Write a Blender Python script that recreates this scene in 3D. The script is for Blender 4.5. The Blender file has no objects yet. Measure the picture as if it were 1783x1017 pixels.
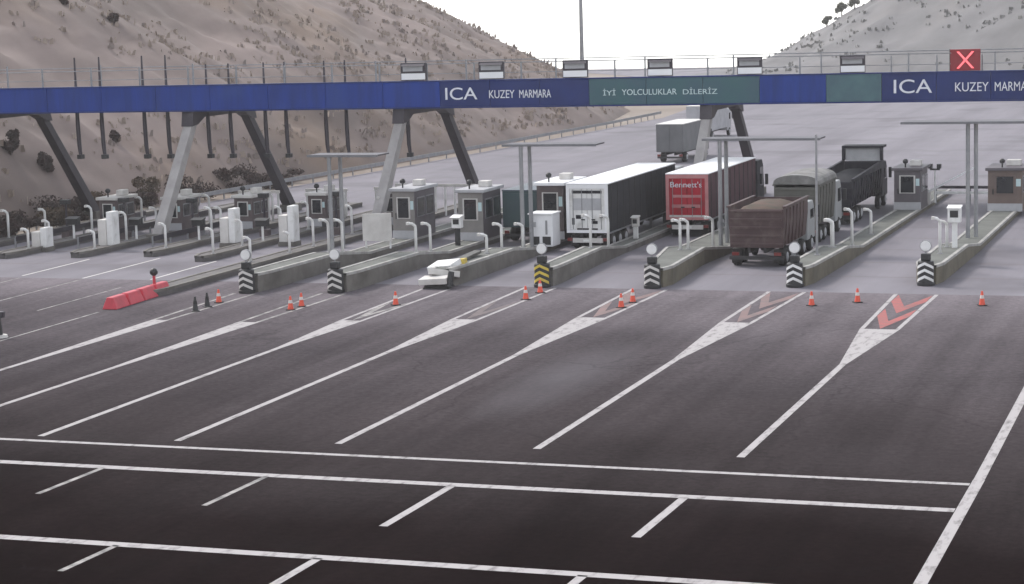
import bpy, bmesh, math, random
from mathutils import Vector, Matrix, noise
R = math.radians
random.seed(7)
sc = bpy.context.scene
COL = sc.collection

# ------------------------------------------------------------------ camera
CAM_H = 15.0
def cam_axes(yaw, pitch, roll):
    f = Vector((-math.sin(yaw)*math.cos(pitch), math.cos(yaw)*math.cos(pitch), -math.sin(pitch)))
    r = Vector((math.cos(yaw), math.sin(yaw), 0)); u = r.cross(f)
    return math.cos(roll)*r + math.sin(roll)*u, -math.sin(roll)*r + math.cos(roll)*u, f
cam = bpy.data.cameras.new('camera'); cam.sensor_width = 36; cam.lens = 75.14
cam.clip_start = 0.5; cam.clip_end = 8000
camo = bpy.data.objects.new('camera', cam); COL.objects.link(camo)
cr, cu, cf = cam_axes(R(19.371), R(7.663), R(-1.586))
camo.matrix_world = Matrix(((cr.x, cu.x, -cf.x, 0), (cr.y, cu.y, -cf.y, 0), (cr.z, cu.z, -cf.z, CAM_H), (0, 0, 0, 1)))
sc.camera = camo

# ------------------------------------------------------------------ sky, sun, exposure
SUN_EL, SUN_AZ = 44.0, -64.0          # azimuth: compass angle of the sun from +Y, towards +X
w = bpy.data.worlds.new('World'); sc.world = w; w.use_nodes = True
nt = w.node_tree; nt.nodes.clear()
tc = nt.nodes.new('ShaderNodeTexCoord'); sx = nt.nodes.new('ShaderNodeSeparateXYZ'); mx = nt.nodes.new('ShaderNodeMath')
mx.operation = 'MAXIMUM'; mx.inputs[1].default_value = 0.03
cx = nt.nodes.new('ShaderNodeCombineXYZ'); sky = nt.nodes.new('ShaderNodeTexSky')
sky.sky_type = 'NISHITA'; sky.sun_disc = False; sky.sun_elevation = R(SUN_EL); sky.sun_rotation = R(SUN_AZ)
sky.air_density = 1.0; sky.dust_density = 1.0; sky.ozone_density = 1.0
hs = nt.nodes.new('ShaderNodeHueSaturation'); hs.inputs['Saturation'].default_value = 0.22
bg = nt.nodes.new('ShaderNodeBackground'); bg.inputs['Strength'].default_value = 0.15
wo = nt.nodes.new('ShaderNodeOutputWorld')
L = nt.links.new
L(tc.outputs['Generated'], sx.inputs[0]); L(sx.outputs[0], cx.inputs[0]); L(sx.outputs[1], cx.inputs[1])
L(sx.outputs[2], mx.inputs[0]); L(mx.outputs[0], cx.inputs[2]); L(cx.outputs[0], sky.inputs[0])
L(sky.outputs[0], hs.inputs['Color']); L(hs.outputs[0], bg.inputs[0]); L(bg.outputs[0], wo.inputs[0])
sd = bpy.data.lights.new('sun', 'SUN'); sd.energy = 1.3; sd.angle = R(12); sd.color = (1, .95, .88)
so = bpy.data.objects.new('sun', sd); COL.objects.link(so)
sdir = Vector((math.sin(R(SUN_AZ))*math.cos(R(SUN_EL)), math.cos(R(SUN_AZ))*math.cos(R(SUN_EL)), math.sin(R(SUN_EL))))
so.rotation_euler = sdir.to_track_quat('Z', 'Y').to_euler(); so.location = (0, 0, 60)
vs = sc.view_settings; vs.view_transform = 'Standard'; vs.look = 'None'; vs.gamma = 1; vs.use_curve_mapping = False
vs.exposure = 1.15
sc.cycles.use_denoising = True
sc.cycles.max_bounces = 6; sc.cycles.volume_bounces = 2

# ------------------------------------------------------------------ materials
def mat(name, c1, c2=None, scale=1.0, rough=.8, metal=0.0, bump=0.0, detail=6, stretch=(1, 1, 1), emit=None, estr=0, spec=.5, lo=.35, hi=.65, c3=None, s3=8.0, coord='Object'):
    m = bpy.data.materials.new(name); m.use_nodes = True
    t = m.node_tree; b = t.nodes['Principled BSDF']
    b.inputs['Roughness'].default_value = rough; b.inputs['Metallic'].default_value = metal
    b.inputs['Specular IOR Level'].default_value = spec
    c2 = c2 or tuple(v*.75 for v in c1)
    tcn = t.nodes.new('ShaderNodeTexCoord'); mp = t.nodes.new('ShaderNodeMapping'); mp.inputs['Scale'].default_value = stretch
    nz = t.nodes.new('ShaderNodeTexNoise'); nz.inputs['Scale'].default_value = scale; nz.inputs['Detail'].default_value = detail; nz.inputs['Roughness'].default_value = .62
    cr_ = t.nodes.new('ShaderNodeValToRGB'); cr_.color_ramp.elements[0].position = lo; cr_.color_ramp.elements[1].position = hi
    cr_.color_ramp.elements[0].color = (*c1, 1); cr_.color_ramp.elements[1].color = (*c2, 1)
    l = t.links.new
    l(tcn.outputs[coord], mp.inputs[0]); l(mp.outputs[0], nz.inputs['Vector']); l(nz.outputs['Fac'], cr_.inputs[0])
    out = cr_.outputs[0]
    if c3:
        n2 = t.nodes.new('ShaderNodeTexNoise'); n2.inputs['Scale'].default_value = s3; n2.inputs['Detail'].default_value = 4
        r2 = t.nodes.new('ShaderNodeValToRGB'); r2.color_ramp.elements[0].position = .52; r2.color_ramp.elements[1].position = .72
        mi = t.nodes.new('ShaderNodeMix'); mi.data_type = 'RGBA'
        l(tcn.outputs[coord], n2.inputs['Vector']); l(n2.outputs['Fac'], r2.inputs[0]); l(r2.outputs[0], mi.inputs[0])
        l(out, mi.inputs[6]); mi.inputs[7].default_value = (*c3, 1); out = mi.outputs[2]
    l(out, b.inputs['Base Color'])
    if bump:
        bp = t.nodes.new('ShaderNodeBump'); bp.inputs['Strength'].default_value = bump
        n3 = t.nodes.new('ShaderNodeTexNoise'); n3.inputs['Scale'].default_value = scale*6; n3.inputs['Detail'].default_value = 3
        l(tcn.outputs[coord], n3.inputs['Vector']); l(n3.outputs['Fac'], bp.inputs['Height']); l(bp.outputs[0], b.inputs['Normal'])
    if emit:
        b.inputs['Emission Color'].default_value = (*emit, 1); b.inputs['Emission Strength'].default_value = estr
    return m
M = {}
def asphalt_mat():
    # haze and grazing sheen painted into the colour, paler towards the booths, with wheel tracks along the lanes
    m = mat('asphalt', (.86, .84, .86), (1.12, 1.08, 1.1), .09, .74, bump=.15, detail=8, c3=(1.22, 1.18, 1.2), s3=.05, spec=0.0)
    t = m.node_tree; b = t.nodes['Principled BSDF']; l = t.links.new
    src = b.inputs['Base Color'].links[0].from_socket
    tcn = t.nodes.new('ShaderNodeTexCoord'); mp = t.nodes.new('ShaderNodeMapping'); mp.inputs['Scale'].default_value = (1.1, .045, 1)
    n = t.nodes.new('ShaderNodeTexNoise'); n.inputs['Scale'].default_value = 1; n.inputs['Detail'].default_value = 5
    rr = t.nodes.new('ShaderNodeValToRGB'); rr.color_ramp.elements[0].position = .3; rr.color_ramp.elements[1].position = .75
    rr.color_ramp.elements[0].color = (.84, .84, .84, 1); rr.color_ramp.elements[1].color = (1.14, 1.14, 1.14, 1)
    mu = t.nodes.new('ShaderNodeMix'); mu.data_type = 'RGBA'; mu.blend_type = 'MULTIPLY'; mu.inputs[0].default_value = 1
    l(tcn.outputs['Object'], mp.inputs[0]); l(mp.outputs[0], n.inputs['Vector']); l(n.outputs['Fac'], rr.inputs[0])
    l(src, mu.inputs[6]); l(rr.outputs[0], mu.inputs[7])
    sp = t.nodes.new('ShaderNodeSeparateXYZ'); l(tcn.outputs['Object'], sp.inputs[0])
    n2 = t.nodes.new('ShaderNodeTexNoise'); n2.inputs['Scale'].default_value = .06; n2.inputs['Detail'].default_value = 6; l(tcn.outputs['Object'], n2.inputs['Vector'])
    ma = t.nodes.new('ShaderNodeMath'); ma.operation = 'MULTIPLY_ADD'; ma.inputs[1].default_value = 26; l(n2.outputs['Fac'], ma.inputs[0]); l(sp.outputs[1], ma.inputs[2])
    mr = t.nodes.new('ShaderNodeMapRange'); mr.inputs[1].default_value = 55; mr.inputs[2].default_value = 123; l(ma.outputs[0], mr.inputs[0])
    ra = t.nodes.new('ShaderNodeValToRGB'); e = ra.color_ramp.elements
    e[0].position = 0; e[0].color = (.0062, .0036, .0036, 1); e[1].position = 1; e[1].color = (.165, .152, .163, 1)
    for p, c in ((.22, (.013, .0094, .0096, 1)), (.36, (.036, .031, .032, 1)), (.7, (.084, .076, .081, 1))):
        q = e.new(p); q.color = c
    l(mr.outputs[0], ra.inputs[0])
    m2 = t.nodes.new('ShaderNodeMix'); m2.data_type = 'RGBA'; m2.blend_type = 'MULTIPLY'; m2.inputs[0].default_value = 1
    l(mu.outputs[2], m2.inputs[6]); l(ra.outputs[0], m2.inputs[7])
    # oil-darkened strip down the middle of each lane
    xr = t.nodes.new('ShaderNodeMapRange'); xr.inputs[1].default_value = -60; xr.inputs[2].default_value = -8; l(sp.outputs[0], xr.inputs[0])
    oc = t.nodes.new('ShaderNodeValToRGB'); oe = oc.color_ramp.elements; oe[0].color = (1, 1, 1, 1); oe[1].color = (1, 1, 1, 1)
    for xc_ in (-53.4, -48.7, -43.9, -38.7, -33.0, -26.5, -19.5, -12.2):
        for dx_, vv in ((-1.25, 1.0), (0, .74), (1.25, 1.0)):
            q = oe.new((xc_+dx_+60)/52); q.color = (vv, vv, vv, 1)
    l(xr.outputs[0], oc.inputs[0])
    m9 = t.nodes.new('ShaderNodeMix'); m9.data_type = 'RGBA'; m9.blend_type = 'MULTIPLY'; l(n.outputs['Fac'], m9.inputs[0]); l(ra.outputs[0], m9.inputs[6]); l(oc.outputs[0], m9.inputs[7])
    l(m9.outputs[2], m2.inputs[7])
    # coarse aggregate speckle, dark sealed cracks and one pale dusty smear in the lane before the red trailer
    n4 = t.nodes.new('ShaderNodeTexNoise'); n4.inputs['Scale'].default_value = 3.5; n4.inputs['Detail'].default_value = 6; n4.inputs['Roughness'].default_value = .8; l(tcn.outputs['Object'], n4.inputs['Vector'])
    r4 = t.nodes.new('ShaderNodeValToRGB'); r4.color_ramp.elements[0].position = .3; r4.color_ramp.elements[1].position = .7
    r4.color_ramp.elements[0].color = (.72, .72, .72, 1); r4.color_ramp.elements[1].color = (1.3, 1.3, 1.3, 1); l(n4.outputs['Fac'], r4.inputs[0])
    m4 = t.nodes.new('ShaderNodeMix'); m4.data_type = 'RGBA'; m4.blend_type = 'MULTIPLY'; m4.inputs[0].default_value = 1; l(m2.outputs[2], m4.inputs[6]); l(r4.outputs[0], m4.inputs[7])
    mp5 = t.nodes.new('ShaderNodeMapping'); mp5.inputs['Location'].default_value = (26.4*.42, -81*.10, 0); mp5.inputs['Scale'].default_value = (.42, .10, 1); l(tcn.outputs['Object'], mp5.inputs[0])
    gr = t.nodes.new('ShaderNodeTexGradient'); gr.gradient_type = 'SPHERICAL'; l(mp5.outputs[0], gr.inputs[0])
    m5 = t.nodes.new('ShaderNodeMath'); m5.operation = 'MULTIPLY'; l(gr.outputs['Fac'], m5.inputs[0]); l(n2.outputs['Fac'], m5.inputs[1])
    m6 = t.nodes.new('ShaderNodeMix'); m6.data_type = 'RGBA'; l(m5.outputs[0], m6.inputs[0]); l(m4.outputs[2], m6.inputs[6]); m6.inputs[7].default_value = (.17, .16, .175, 1)
    vo = t.nodes.new('ShaderNodeTexVoronoi'); vo.feature = 'DISTANCE_TO_EDGE'; vo.inputs['Scale'].default_value = .07; mp7 = t.nodes.new('ShaderNodeMapping')
    n7 = t.nodes.new('ShaderNodeTexNoise'); n7.inputs['Scale'].default_value = .4; n7.inputs['Detail'].default_value = 5; l(tcn.outputs['Object'], n7.inputs['Vector'])
    v7 = t.nodes.new('ShaderNodeMix'); v7.data_type = 'RGBA'; v7.blend_type = 'LINEAR_LIGHT'; v7.inputs[0].default_value = .9; l(tcn.outputs['Object'], v7.inputs[6]); l(n7.outputs['Color'], v7.inputs[7]); l(v7.outputs[2], vo.inputs['Vector'])
    lt = t.nodes.new('ShaderNodeMath'); lt.operation = 'LESS_THAN'; lt.inputs[1].default_value = .0032; l(vo.outputs['Distance'], lt.inputs[0])
    l8 = t.nodes.new('ShaderNodeMath'); l8.operation = 'MULTIPLY'; l8.inputs[1].default_value = .18; l(lt.outputs[0], l8.inputs[0])
    m8 = t.nodes.new('ShaderNodeMix'); m8.data_type = 'RGBA'; l(l8.outputs[0], m8.inputs[0]); l(m6.outputs[2], m8.inputs[6]); m8.inputs[7].default_value = (.012, .011, .012, 1)
    l(m8.outputs[2], b.inputs['Base Color'])
    return m
M['asphalt'] = M['asphalt_near'] = asphalt_mat()
M['concrete_road'] = mat('concrete_road', (.16, .150, .170), (.215, .203, .228), .16, .8, spec=.1, bump=.08, detail=8, stretch=(1.4, .12, 1), c3=(.125, .117, .132), s3=.11)
M['earth'] = mat('earth', (.17, .135, .11), (.24, .20, .17), .05, .95, bump=.4)
M['paint'] = mat('road_paint', (.37, .35, .355), (.17, .16, .16), 2.2, .75, spec=.05, detail=12, lo=.50, hi=.70, stretch=(1.6, .5, 1))
M['paint_worn'] = mat('road_paint_worn', (.30, .28, .27), (.10, .095, .095), 1.5, .7, detail=9, lo=.4, hi=.6)
M['paint_red'] = mat('road_paint_red', (.35, .060, .055), (.19, .07, .066), 1.3, .7, detail=9)
M['paint_red_dull'] = mat('road_paint_red_dull', (.20, .115, .11), (.13, .095, .093), 1.3, .75, detail=9)
M['paint_dark'] = mat('road_paint_dark', (.07, .05, .05), (.12, .09, .09), 1.3, .7)
M['hill'] = mat('hill', (.215, .168, .155), (.128, .100, .090), .07, .97, bump=.7, detail=10, stretch=(1, .5, 1), c3=(.205, .145, .105), s3=.04)
M['hill_far'] = mat('hill_far', (.15, .145, .15), (.10, .098, .10), .06, .97, bump=.7, detail=10, c3=(.165, .155, .155), s3=.08)
M['concrete'] = mat('concrete', (.17, .158, .145), (.11, .10, .09), .9, .85, bump=.2, detail=8, c3=(.075, .068, .06), s3=.5)
M['concrete_olive'] = mat('concrete_olive', (.15, .132, .095), (.095, .082, .06), .9, .85, bump=.2, detail=8, c3=(.085, .075, .055), s3=.6)
M['coping'] = mat('coping', (.38, .37, .355), (.24, .23, .22), 1.2, .75)
M['deck'] = mat('deck', (.125, .13, .118), (.085, .088, .08), .8, .85, bump=.2)
M['blue'] = mat('blue_cladding', (.009, .040, .255), (.007, .028, .17), 1.2, .5, spec=.2, stretch=(1, 1, .12), c3=(.016, .045, .21), s3=.3)
M['navy'] = mat('navy_cladding', (.009, .020, .10), (.013, .028, .14), .4, .5, spec=.2)
M['teal'] = mat('teal_display', (.012, .06, .095), (.010, .075, .09), .35, .3)
M['teal2'] = mat('teal_panel', (.04, .115, .135), (.025, .08, .11), .6, .35)
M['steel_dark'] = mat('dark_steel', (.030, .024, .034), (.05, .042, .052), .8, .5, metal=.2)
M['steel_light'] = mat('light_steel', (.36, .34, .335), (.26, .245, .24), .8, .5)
M['galv'] = mat('galvanised', (.22, .225, .24), (.30, .30, .31), 1.5, .5, metal=.4)
M['white'] = mat('white_paint', (.76, .76, .76), (.62, .61, .60), .7, .5, c3=(.45, .44, .42), s3=1.3)
M['white_roof'] = mat('white_roof', (.82, .82, .84), (.72, .72, .74), .5, .45)
M['offwhite'] = mat('off_white', (.62, .60, .58), (.46, .44, .42), .8, .6)
M['letter'] = mat('letter_white', (.72, .74, .80), (.60, .62, .68), 2, .5)
M['letter_pale'] = mat('letter_pale', (.50, .62, .64), (.42, .55, .57), 2, .5)
M['black'] = mat('black_plastic', (.012, .012, .014), (.02, .02, .022), 2, .5)
M['rubber'] = mat('rubber', (.018, .017, .017), (.03, .028, .027), 3, .85)
M['glass'] = mat('dark_glass', (.010, .012, .016), (.016, .018, .022), 1, .12, spec=.6)
M['yellow'] = mat('yellow_paint', (.62, .47, .06), (.48, .36, .06), 2, .55)
M['orange'] = mat('cone_orange', (.72, .09, .045), (.58, .07, .04), 3, .55)
M['red_plastic'] = mat('red_plastic', (.55, .035, .06), (.40, .03, .05), 1.5, .45)
M['red_truck'] = mat('red_truck', (.42, .022, .04), (.33, .018, .03), .6, .6, spec=.1, c3=(.24, .03, .035), s3=1.2)
M['red_frame'] = mat('red_frame', (.50, .22, .22), (.38, .14, .15), 1, .5)
M['tarp_dark'] = mat('tarp_dark', (.020, .020, .024), (.032, .032, .037), .4, .85, spec=.2, bump=.1, stretch=(1, .4, 2))
M['tarp_plum'] = mat('tarp_plum', (.075, .036, .045), (.10, .055, .064), .5, .85, spec=.2, bump=.1)
M['tarp_grey'] = mat('tarp_grey', (.22, .215, .21), (.12, .117, .113), 1.2, .75, bump=.3)
M['tipper_brown'] = mat('tipper_brown', (.050, .024, .026), (.072, .040, .040), .7, .6, c3=(.10, .07, .062), s3=1.4)
M['tipper_black'] = mat('tipper_black', (.016, .0155, .022), (.028, .027, .036), .7, .6, spec=.2, c3=(.05, .047, .055), s3=1.0)
M['tipper_olive'] = mat('tipper_olive', (.07, .068, .06), (.10, .097, .085), .7, .6)
M['load'] = mat('earth_load', (.095, .055, .042), (.055, .045, .032), 1.2, .95, bump=.8)
M['cab_grey'] = mat('cab_grey', (.34, .35, .36), (.27, .28, .29), .7, .4)
M['cab_navy'] = mat('cab_navy', (.035, .055, .085), (.03, .045, .06), .7, .4)
M['teal_dark'] = mat('van_teal', (.025, .05, .062), (.03, .065, .07), .6, .4)
M['panel_grey'] = mat('panel_grey', (.42, .42, .44), (.33, .33, .35), 1, .6)
M['booth'] = mat('booth_panel', (.23, .215, .205), (.165, .155, .15), .9, .55)
M['booth_side'] = mat('booth_side', (.11, .095, .108), (.08, .07, .08), .9, .5)
M['booth_brown'] = mat('booth_brown', (.15, .105, .09), (.11, .08, .07), .9, .55)
M['canopy_grey'] = mat('canopy_grey', (.13, .13, .145), (.17, .17, .18), 1, .6)
M['lorry_grey'] = mat('lorry_grey', (.11, .113, .12), (.15, .152, .157), .6, .6)
M['concrete_shaded'] = mat('concrete_shaded', (.085, .078, .078), (.12, .11, .108), .8, .85, bump=.2)  # shadow on the low islands painted into the concrete colour
M['kiosk'] = mat('kiosk_panel', (.075, .055, .058), (.11, .085, .085), 1, .6)
M['light_red'] = mat('tail_light', (.17, .02, .018), (.12, .015, .015), 2, .3)
M['signal_red'] = mat('signal_red', (.16, .006, .012), (.12, .006, .012), 2, .5, emit=(1, .02, .05), estr=.03)
M['signal_x'] = mat('signal_x', (.9, .2, .2), (.9, .2, .2), 2, .4, emit=(1, .10, .13), estr=.5)
M['bark'] = mat('bark', (.07, .055, .045), (.11, .085, .07), 3, .9)
M['leaf_green'] = mat('leaf_green', (.055, .062, .035), (.09, .09, .05), 1.5, .8)
M['leaf_dry'] = mat('leaf_dry', (.060, .034, .030), (.035, .025, .022), 1.5, .85)
M['scrub'] = mat('scrub', (.24, .195, .18), (.18, .148, .132), .3, .9)
M['scrub_far'] = mat('scrub_far', (.19, .185, .175), (.13, .13, .122), .3, .9)
M['leaf_brown'] = mat('leaf_brown', (.10, .065, .040), (.06, .045, .032), 1.5, .85)
M['dry_grass'] = mat('dry_grass', (.31, .25, .21), (.24, .195, .165), 2, .9)
M['plate'] = mat('number_plate', (.75, .75, .73), (.7, .7, .68), 2, .5)
M['chassis'] = mat('chassis', (.022, .02, .022), (.035, .032, .033), 2, .7)

# ------------------------------------------------------------------ mesh helpers
class MB:
    def __init__(s): s.v = []; s.f = []
    def box(s, x0, x1, y0, y1, z0, z1):
        return s.hexa([(x0, y0, z0), (x1, y0, z0), (x1, y1, z0), (x0, y1, z0), (x0, y0, z1), (x1, y0, z1), (x1, y1, z1), (x0, y1, z1)])
    def hexa(s, p):
        n = len(s.v); s.v += [tuple(q) for q in p]
        s.f += [tuple(n+i for i in q) for q in ((3, 2, 1, 0), (4, 5, 6, 7), (0, 1, 5, 4), (1, 2, 6, 5), (2, 3, 7, 6), (3, 0, 4, 7))]
        return s
    def cyl(s, a, b, r0, r1=None, n=10):
        r1 = r0 if r1 is None else r1; a = Vector(a); b = Vector(b); d = (b-a).normalized()
        u = d.orthogonal().normalized(); v = d.cross(u); k = len(s.v)
        for c, r in ((a, r0), (b, r1)):
            for i in range(n):
                t = 2*math.pi*i/n; s.v.append(tuple(c + r*(math.cos(t)*u + math.sin(t)*v)))
        for i in range(n):
            j = (i+1) % n; s.f.append((k+i, k+j, k+n+j, k+n+i))
        s.f.append(tuple(k+i for i in reversed(range(n)))); s.f.append(tuple(k+n+i for i in range(n)))
        return s
    def tube(s, pts, r, n=8):
        pts = [Vector(p) for p in pts]; rs = r if isinstance(r, (list, tuple)) else [r]*len(pts); k = len(s.v)
        prev = None
        for i, p in enumerate(pts):
            d = (pts[min(i+1, len(pts)-1)] - pts[max(i-1, 0)]).normalized()
            u = (prev - d*prev.dot(d)).normalized() if prev else d.orthogonal().normalized(); prev = u; v = d.cross(u)
            for j in range(n):
                t = 2*math.pi*j/n; s.v.append(tuple(p + rs[i]*(math.cos(t)*u + math.sin(t)*v)))
        for i in range(len(pts)-1):
            for j in range(n):
                q = (j+1) % n; s.f.append((k+i*n+j, k+i*n+q, k+(i+1)*n+q, k+(i+1)*n+j))
        s.f.append(tuple(k+j for j in reversed(range(n)))); e = k+(len(pts)-1)*n; s.f.append(tuple(e+j for j in range(n)))
        return s
    def lathe(s, c, prof, n=14):
        c = Vector(c); k = len(s.v)
        for r, z in prof:
            for j in range(n):
                t = 2*math.pi*j/n; s.v.append((c.x+r*math.cos(t), c.y+r*math.sin(t), c.z+z))
        for i in range(len(prof)-1):
            for j in range(n):
                q = (j+1) % n; s.f.append((k+i*n+j, k+i*n+q, k+(i+1)*n+q, k+(i+1)*n+j))
        s.f.append(tuple(k+j for j in reversed(range(n)))); e = k+(len(prof)-1)*n; s.f.append(tuple(e+j for j in range(n)))
        return s
    def prism_x(s, poly, x0, x1):       # polygon in (y,z) swept along x
        k = len(s.v); n = len(poly)
        s.v += [(x0, y, z) for y, z in poly] + [(x1, y, z) for y, z in poly]
        for i in range(n):
            j = (i+1) % n; s.f.append((k+i, k+j, k+n+j, k+n+i))
        s.f.append(tuple(k+i for i in reversed(range(n)))); s.f.append(tuple(k+n+i for i in range(n)))
        return s
    def prism_y(s, poly, y0, y1):       # polygon in (x,z) swept along y
        k = len(s.v); n = len(poly)
        s.v += [(x, y0, z) for x, z in poly] + [(x, y1, z) for x, z in poly]
        for i in range(n):
            j = (i+1) % n; s.f.append((k+i, k+j, k+n+j, k+n+i))
        s.f.append(tuple(k+i for i in reversed(range(n)))); s.f.append(tuple(k+n+i for i in range(n)))
        return s
    def quad(s, *p):
        k = len(s.v); s.v += [tuple(q) for q in p]; s.f.append(tuple(range(k, k+len(p)))); return s
    def mesh(s, name, m, smooth=False, fix=True):
        me = bpy.data.meshes.new(name); me.from_pydata(s.v, [], s.f); me.update()
        if fix:
            bm = bmesh.new(); bm.from_mesh(me); bmesh.ops.recalc_face_normals(bm, faces=bm.faces); bm.to_mesh(me); bm.free()
        if smooth:
            for p in me.polygons: p.use_smooth = True
        me.materials.append(M[m]); return me
    def build(s, name, m, parent=None, smooth=False, bevel=0, fix=True):
        return link(name, s.mesh(name, m, smooth, fix), parent, bevel)
def link(name, me, parent=None, bevel=0):
    o = bpy.data.objects.new(name, me); COL.objects.link(o)
    if parent: o.parent = parent
    if bevel:
        b = o.modifiers.new('bevel', 'BEVEL'); b.width = bevel; b.segments = 2; b.limit_method = 'ANGLE'
    return o
def tag(o, label=None, cat=None, group=None, kind=None):
    if label: o['label'] = label
    if cat: o['category'] = cat
    if group: o['group'] = group
    if kind: o['kind'] = kind
    return o
def thing(name, label, cat, loc=(0, 0, 0), rz=0, group=None):
    o = bpy.data.objects.new(name, None); COL.objects.link(o); o.location = loc; o.rotation_euler = (0, 0, rz)
    o.empty_display_size = .3
    return tag(o, label, cat, group)
def children(o): return [c for c in bpy.data.objects if c.parent == o]
def copy_tree(o, parent=None):
    c = o.copy(); COL.objects.link(c); c.parent = parent
    for ch in children(o): copy_tree(ch, c)
    return c
def text_mesh(body, name, m, width, height, depth=.03):
    cu_ = bpy.data.curves.new(name, 'FONT'); cu_.body = body; cu_.size = 1; cu_.extrude = .02
    o = bpy.data.objects.new(name, cu_); COL.objects.link(o)
    dg = bpy.context.evaluated_depsgraph_get(); me = bpy.data.meshes.new_from_object(o.evaluated_get(dg))
    bpy.data.objects.remove(o); bpy.data.curves.remove(cu_)
    xs = [v.co.x for v in me.vertices]; ys = [v.co.y for v in me.vertices]; zs = [v.co.z for v in me.vertices]
    x0, y0, z0 = min(xs), min(ys), min(zs); sxx = width/(max(xs)-x0); sy = height/(max(ys)-y0); sz = depth/(max(zs)-z0)
    for v in me.vertices: v.co = ((v.co.x-x0)*sxx, -(v.co.z-z0)*sz, (v.co.y-y0)*sy)
    me.materials.clear(); me.materials.append(M[m]); return me
ORD = ['', 'first', 'second', 'third', 'fourth', 'fifth', 'sixth', 'seventh', 'eighth', 'ninth', 'tenth', 'eleventh', 'twelfth']

# ------------------------------------------------------------------ ground, road, hills
def fall(y, x):
    d = y - (455 + .15*(x+100)*0)
    return 0 if d < 0 else -.05*d*min(1, d/60)
g = MB(); xs = [-1500, -900, -500, -300, -200, -140, -110, -80, -40, 0, 60, 150, 300, 600, 1200]
ys = [-120, -40, 40, 110, 200, 300, 400, 455, 475, 495, 515, 560, 640, 800, 1100, 1500]
for y in ys:
    for x in xs: g.v.append((x, y, -.06 + fall(y, x)))
for j in range(len(ys)-1):
    for i in range(len(xs)-1):
        a = j*len(xs)+i; g.f.append((a, a+1, a+1+len(xs), a+len(xs)))
tag(g.build('ground', 'earth'), kind='structure')

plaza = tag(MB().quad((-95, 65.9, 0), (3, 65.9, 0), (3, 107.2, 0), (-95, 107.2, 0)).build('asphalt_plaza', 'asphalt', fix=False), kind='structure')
near = tag(MB().quad((-95, -60, 0), (12, -60, 0), (12, 65.9, 0), (-95, 65.9, 0)).build('asphalt_road', 'asphalt_near', fix=False), kind='structure')
ap = MB(); st = [(107.2, -81.5, 2), (150, -79.5, 0), (215, -75, -3), (267, -72.5, -12), (320, -78, -25), (370, -95, -42), (420, -122, -66), (455, -148, -84), (480, -170, -100)]
for i in range(len(st)-1):
    a, b = st[i], st[i+1]
    za, zb = fall(a[0], 0), fall(b[0], 0)
    ap.quad((a[1], a[0], .002+za), (a[2], a[0], .002+za), (b[2], b[0], .002+zb), (b[1], b[0], .002+zb))
apron = tag(ap.build('concrete_pavement', 'concrete_road', fix=False), kind='structure')

def line(parent, name, x0, y0, x1, y1, w0, w1=None, m='paint', z=.006):
    w1 = w0 if w1 is None else w1; d = Vector((x1-x0, y1-y0)).normalized(); n = Vector((-d.y, d.x))
    return MB().quad((x0-n.x*w0/2, y0-n.y*w0/2, z), (x0+n.x*w0/2, y0+n.y*w0/2, z), (x1+n.x*w1/2, y1+n.y*w1/2, z), (x1-n.x*w1/2, y1-n.y*w1/2, z)).build(name, m, parent)
LX = {1: -51.0, 2: -46.3, 3: -41.4, 4: -36.0, 5: -30.1, 6: -23.0, 7: -15.95}
NY = {1: 103.3, 2: 104.0, 3: 106.5, 4: 107.7, 5: 108.0, 6: 109.4, 7: 110.9}
NX = {1: -51.3, 2: -46.4, 3: -41.5, 4: -36.0, 5: -30.0, 6: -22.7, 7: -16.15}
# stop lines across the lanes
line(near, 'stop_line', -95, 65.2, -8.2, 65.2, .30)
line(near, 'stop_line', -95, 61.75, -8.2, 61.75, .46)
line(near, 'stop_line', -95, 52.5, -8.2, 52.5, .46)
line(near, 'edge_line', -7.95, 20, -8.0, 65.9, .36)
line(plaza, 'edge_line', -8.0, 65.9, -8.35, 107.2, .34)
for x, y0, y1, m in ((-23.85, 56.2, 61.6, 'paint'), (-16.3, 56.6, 61.6, 'paint'), (-30.3, 57.4, 61.6, 'paint_worn'), (-36.35, 57.7, 61.6, 'paint_worn'),
                  (-24.3, 46, 52.4, 'paint'), (-30.6, 49.5, 52.4, 'paint_worn'), (-16.65, 47, 52.4, 'paint')):
    line(near, 'lane_dash', x-.1, y0, x, y1, ( .28 if m == 'paint' else .2), m=m)
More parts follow.
